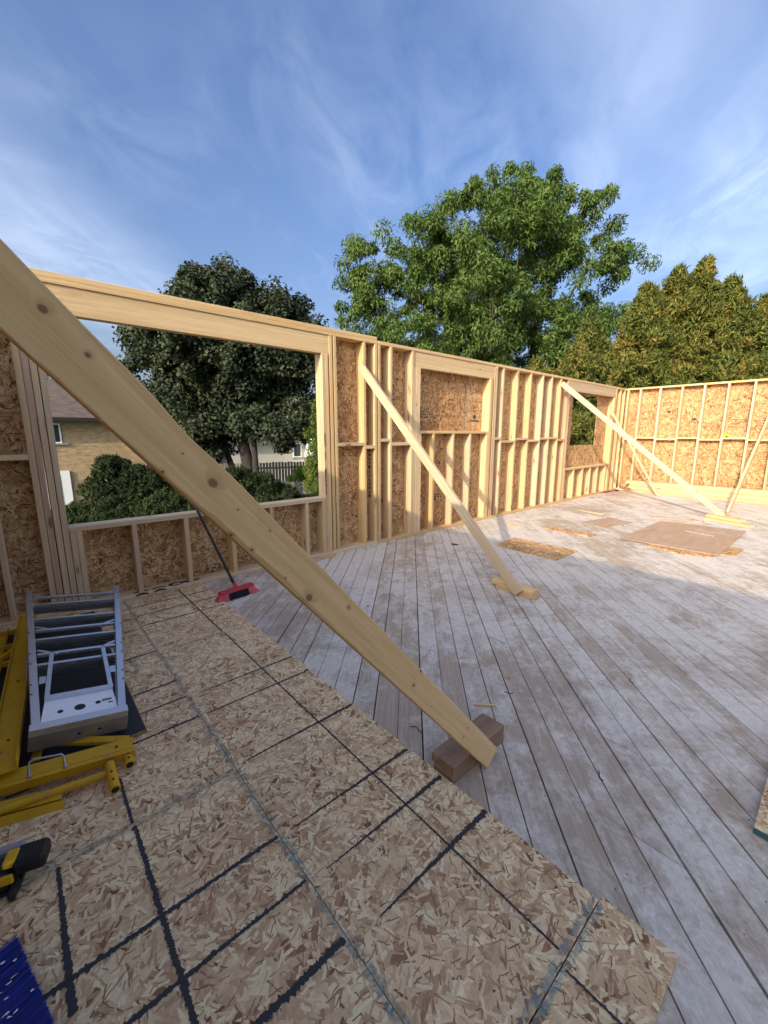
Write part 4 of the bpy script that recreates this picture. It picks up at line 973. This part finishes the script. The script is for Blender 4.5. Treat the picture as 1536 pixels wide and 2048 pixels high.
def skeleton(rng, base, fork, centers, tr, mat, parent, stems=1):
    """trunk from base to fork, then limbs joining every clump centre to the nearest node nearer the fork"""
    fork = np.array(fork); order = np.argsort(np.linalg.norm(centers-fork, axis=1))
    nodes = [fork]; par = [-1]
    for i in order:
        c = centers[i]; D = np.linalg.norm(c-fork)
        nd = np.array(nodes); dist = np.linalg.norm(nd-c, axis=1); dn = np.linalg.norm(nd-fork, axis=1)
        cost = dist+.35*dn; cost[dn > D] += 9
        par.append(int(np.argmin(cost))); nodes.append(c)
    cnt = np.ones(len(nodes))
    for i in range(len(nodes)-1, 0, -1): cnt[par[i]] += cnt[i]
    vs, fs = [], []; tot = cnt[0]
    rd = lambda k: max(.012, tr*.8*math.sqrt(k/tot))
    for i in range(1, len(nodes)):
        a, b_ = Vector(nodes[par[i]]), Vector(nodes[i]); m = (a+b_)/2+Vector(rng.normal(size=3)*.06*(b_-a).length)
        add_tube(vs, fs, [a, m, b_], [rd(cnt[i])*1.05, rd(cnt[i])*.9, rd(cnt[i])*.7], 5, False)
    mesh_obj('limbs', vs, fs, mat, parent, Matrix(), True, False)
    b0, f0_ = Vector(base), Vector(fork)
    pts = [b0, b0.lerp(f0_, .3)+Vector(rng.normal(size=3)*.06), b0.lerp(f0_, .65)+Vector(rng.normal(size=3)*.08), f0_]
    vs, fs = [], []; add_tube(vs, fs, pts, [tr*1.5, tr*1.1, tr, tr*.85], 12)
    for k in range(1, stems):
        an = k*2.4; q = Vector((math.cos(an), math.sin(an), 0))
        add_tube(vs, fs, [b0+q*.15, b0.lerp(f0_, .5)+q*.5, f0_+q*.9], [tr*.9, tr*.6, tr*.45], 8)
    mesh_obj('trunk', vs, fs, mat, parent, Matrix(), True, False)
def clumps(rng, blobs, n, shell=.5, minz=None):
    out = []; vol = np.array([b_[3]*b_[4]*b_[5] for b_ in blobs]); pr = vol/vol.sum()
    while len(out) < n:
        b_ = blobs[rng.choice(len(blobs), p=pr)]
        v = rng.normal(size=3); v /= np.linalg.norm(v); rr = shell+(1-shell)*rng.random()**.7 if rng.random() < .8 else rng.random()*shell
        p = np.array(b_[:3])+v*rr*np.array(b_[3:6])
        if minz is not None and p[2] < minz: continue
        out.append(p)
    return np.array(out)
def tree(name, label, base, fork, blobs, n, rc, per, ln, wd, leaf, bark, tr, seed, up=0.0, droop=.3, shell=.5, minz=None, group=None, stems=1, cat='tree', flat=1.0, extra=None, coh=.8):
    rng = np.random.default_rng(seed)
    t = thing(name, label, cat, base, group)
    C = clumps(rng, blobs, n, shell, minz)
    if extra is not None: C = np.concatenate([C, np.array(extra)])
    rad = rc*rng.uniform(.6, 1.35, len(C))
    o = quads_obj('crown', leaf_cloud(rng, C, rad, per, ln, wd, up, droop, flat, coh), leaf, None); o.parent = t; o.matrix_basis = world(t).inverted()
    skeleton(rng, base, fork, C, tr, bark, t, stems)
    return t
TB_ = 'trees beyond the framed walls'
# maple: dense dark dome
tree('maple_tree', 'dense dark green maple with a rounded dome seen through the wide opening', (7.55, 12.9, GZ), (7.2, 13.3, 1.2),
     [(6.9, 14.0, 5.0, 2.9, 2.9, 2.6), (5.4, 15.2, 4.4, 1.9, 1.9, 2.0), (8.6, 12.4, 4.9, 1.9, 1.9, 2.0), (7.1, 13.9, 6.8, 1.7, 1.7, 1.15), (5.9, 14.3, 2.5, 1.7, 1.7, 1.3), (8.0, 12.6, 2.8, 1.9, 1.9, 1.3), (9.3, 11.8, 3.6, 1.1, 1.1, 1.4), (6.2, 14.6, 1.1, 1.3, 1.3, 1.0), (5.2, 14.0, .9, 1.2, 1.2, .9), (7.9, 12.0, 1.7, 1.6, 1.6, .8), (9.3, 11.6, 2.0, 1.0, 1.0, .7), (4.8, 15.4, 2.6, 1.2, 1.2, 1.3)],
     640, .52, 270, .14, .13, 'leaf_maple', 'bark', .26, 11, droop=.55, shell=.62, minz=.35, group=TB_, stems=3, coh=1.2)
# big open crowned tree
loc = [(18.2, 8.9, 8.8, 4.2, 4.2, 3.9), (21.2, 7.0, 11.3, 2.8, 2.8, 2.0), (19.6, 8.8, 12.2, 2.3, 2.3, 1.5), (14.6, 12.2, 9.0, 2.6, 2.6, 2.0), (13.7, 12.8, 7.2, 1.8, 1.8, 1.8), (22.7, 5.3, 9.5, 1.5, 1.5, 1.5), (21.9, 5.6, 7.2, 1.9, 1.9, 1.9), (16.2, 10.9, 10.4, 1.9, 1.9, 1.4),
       (16.4, 9.8, 5.6, 3.4, 3.4, 2.2), (19.8, 6.8, 5.6, 3.0, 3.0, 2.2), (13.2, 13.2, 5.0, 1.6, 1.6, 1.4), (14.8, 11.5, 5.2, 2.2, 2.2, 1.8)]
ex = [(23.9, 4.6, 10.1), (23.3, 4.9, 9.7), (22.9, 5.3, 11.3), (23.0, 5.7, 12.9), (13.0, 13.7, 9.5), (13.4, 13.3, 9.9), (14.6, 12.7, 11.0), (16.3, 11.5, 11.7), (17.4, 10.8, 12.7), (18.9, 9.6, 13.8), (20.2, 8.7, 13.9), (21.2, 7.6, 13.4), (24.3, 4.1, 9.6), (12.9, 13.8, 8.6)]
tree('locust_tree', 'tall broad green tree with an airy feathery crown above the long wall', (17.6, 8.9, GZ), (17.5, 9.0, 2.6), loc, 760, .52, 200, .24, .068, 'leaf_locust', 'bark_grey', .38, 5, droop=.75, shell=.45, minz=2.6, group=TB_, flat=.8, extra=ex)
# cedars, each its own column
def cedar(label, x, y, top, width, seed, leaf='leaf_cedar', per=90, n=230, ln=.20, wd=.055, base_z=GZ, name='cedar_tree', cat='tree', group=TB_, rc=.34, pexp=.62, hmin=0.0, wild=.22):
    rng = np.random.default_rng(seed)
    t = thing(name, label, cat, (x, y, base_z), group)
    h = top-base_z; zf = rng.random(n)**.85; ang = rng.random(n)*6.283
    out = np.where(rng.random(n) < wild, rng.uniform(1.05, 1.2+wild*.8, n), 1.0); zf = hmin+(1-hmin)*zf; prof = width*np.clip(1.15*(1-zf)**pexp, .06, 1)*(.35+.65*np.sqrt(rng.random(n)))*out
    C = np.stack([x+prof*np.cos(ang), y+prof*np.sin(ang), base_z+.25+zf*(h-.35)], axis=1)
    rad = rc*rng.uniform(.6, 1.3, n)*(1-.35*zf)
    o = quads_obj('crown', leaf_cloud(rng, C, rad, per, ln, wd, .75, 0.0, 1.5), leaf, None); o.parent = t; o.matrix_basis = world(t).inverted()
    vs, fs = [], []; add_tube(vs, fs, [(x, y, base_z), (x+.05, y, base_z+h*.5), (x, y+.03, top-.2)], [.16, .10, .015], 8)
    for i in range(0, n, 3):
        c = C[i]; add_tube(vs, fs, [(x, y, c[2]-.25), (c[0], c[1], c[2])], [.02, .007], 4, False)
    mesh_obj('trunk', vs, fs, 'bark', t, Matrix(), True, False)
    return t
CG = 'browning cedars behind the far corner'
for k, (x, y, top, w, lb_) in enumerate(((17.4, 3.6, 5.7, 1.5, 'olive cedar next to the tall airy tree, shorter than its neighbours'), (19.0, 2.3, 7.0, 1.35, 'browning cedar with a narrow pointed top behind the far corner'), (20.1, 1.65, 7.7, 1.3, 'browning cedar with two close points behind the far corner'), (20.9, 1.0, 8.0, 1.35, 'tallest browning cedar behind the far end wall'), (21.7, .2, 7.3, 1.4, 'browning cedar between the tallest one and the green end cedar'), (22.4, -.8, 6.6, 1.4, 'green cedar at the end of the row behind the far end wall'), (22.6, -2.0, 6.2, 1.4, 'last low green cedar beyond the end of the row'), (18.3, 4.6, 5.0, 1.4, 'low cedar tucked behind the olive cedar'), (16.3, 5.2, 4.3, 1.3, 'short cedar under the tall airy tree'), (21.2, 2.4, 6.6, 1.4, 'cedar standing behind the browning cedar row'), (22.9, .9, 6.4, 1.4, 'rear cedar behind the tallest browning cedar'))):
    cedar(lb_, x, y, top, w*1.45, 40+k, group=CG, per=62, n=520, ln=.22, wd=.058, rc=.29, pexp=.66, hmin=.22, wild=.45)
# bright column cedar and bush by the right jamb of the opening
cedar('lime green column cedar beside the right jamb of the wide opening', 7.75, 8.3, 2.5, .62, 71, 'leaf_lime', per=80, n=150, ln=.11, wd=.04, rc=.22)
cedar('dark cedar behind the lime green column cedar', 9.0, 9.3, 3.0, .85, 72, 'leaf_lime', per=80, n=150, ln=.13, wd=.05, rc=.26)
tree('leafy_bush', 'bright green leafy bush above the lower grey fence', (11.9, 15.6, GZ), (11.9, 15.6, -2.2), [(11.9, 15.6, -1.2, 1.0, 1.0, .85), (11.3, 16.0, -.9, .5, .5, .5)], 60, .3, 110, .13, .11, 'leaf_bright', 'bark', .06, 81, droop=.3, cat='bush')
# cedar hedge outside the opening, one shrub at a time
for k, (x, y, top, w) in enumerate(((1.15, 9.9, -.45, .70), (1.85, 9.3, .80, .70), (2.35, 8.8, .55, .70), (2.85, 8.6, .55, .72), (3.35, 8.0, .05, .70), (3.9, 7.9, .0, .75), (4.5, 7.4, .45, .75), (5.1, 7.2, .30, .75), (5.7, 6.9, -.10, .75), (.5, 10.4, -.7, .8), (6.3, 6.9, -.45, .75), (1.6, 8.7, -.55, .8), (2.7, 7.9, -.2, .8), (3.7, 7.1, -.2, .8), (4.7, 6.6, -.3, .8))):
    cedar('dark green cedar hedge shrub growing outside the wide opening', x, y, top+.05, w*1.2, 100+k, 'leaf_shrub', per=42, n=520, ln=.12, wd=.030, name='hedge_shrub', cat='shrub', group='cedar hedge outside the wide opening', rc=.13, pexp=.36, hmin=.35, wild=.4)
# bare twigs over the house roof, a far tree behind it
tree('far_tree', 'sparse tree whose twigs show beside the brick house roof', (2.0, 37.0, GZ), (2.0, 37.0, 2.6), [(1.3, 37.0, 6.2, 2.2, 2.2, 2.0), (3.4, 37, 4.9, 1.1, 1.1, .7)], 46, .8, 12, .35, .12, 'leaf_maple', 'bark', .16, 91, droop=.3, group=TB_)
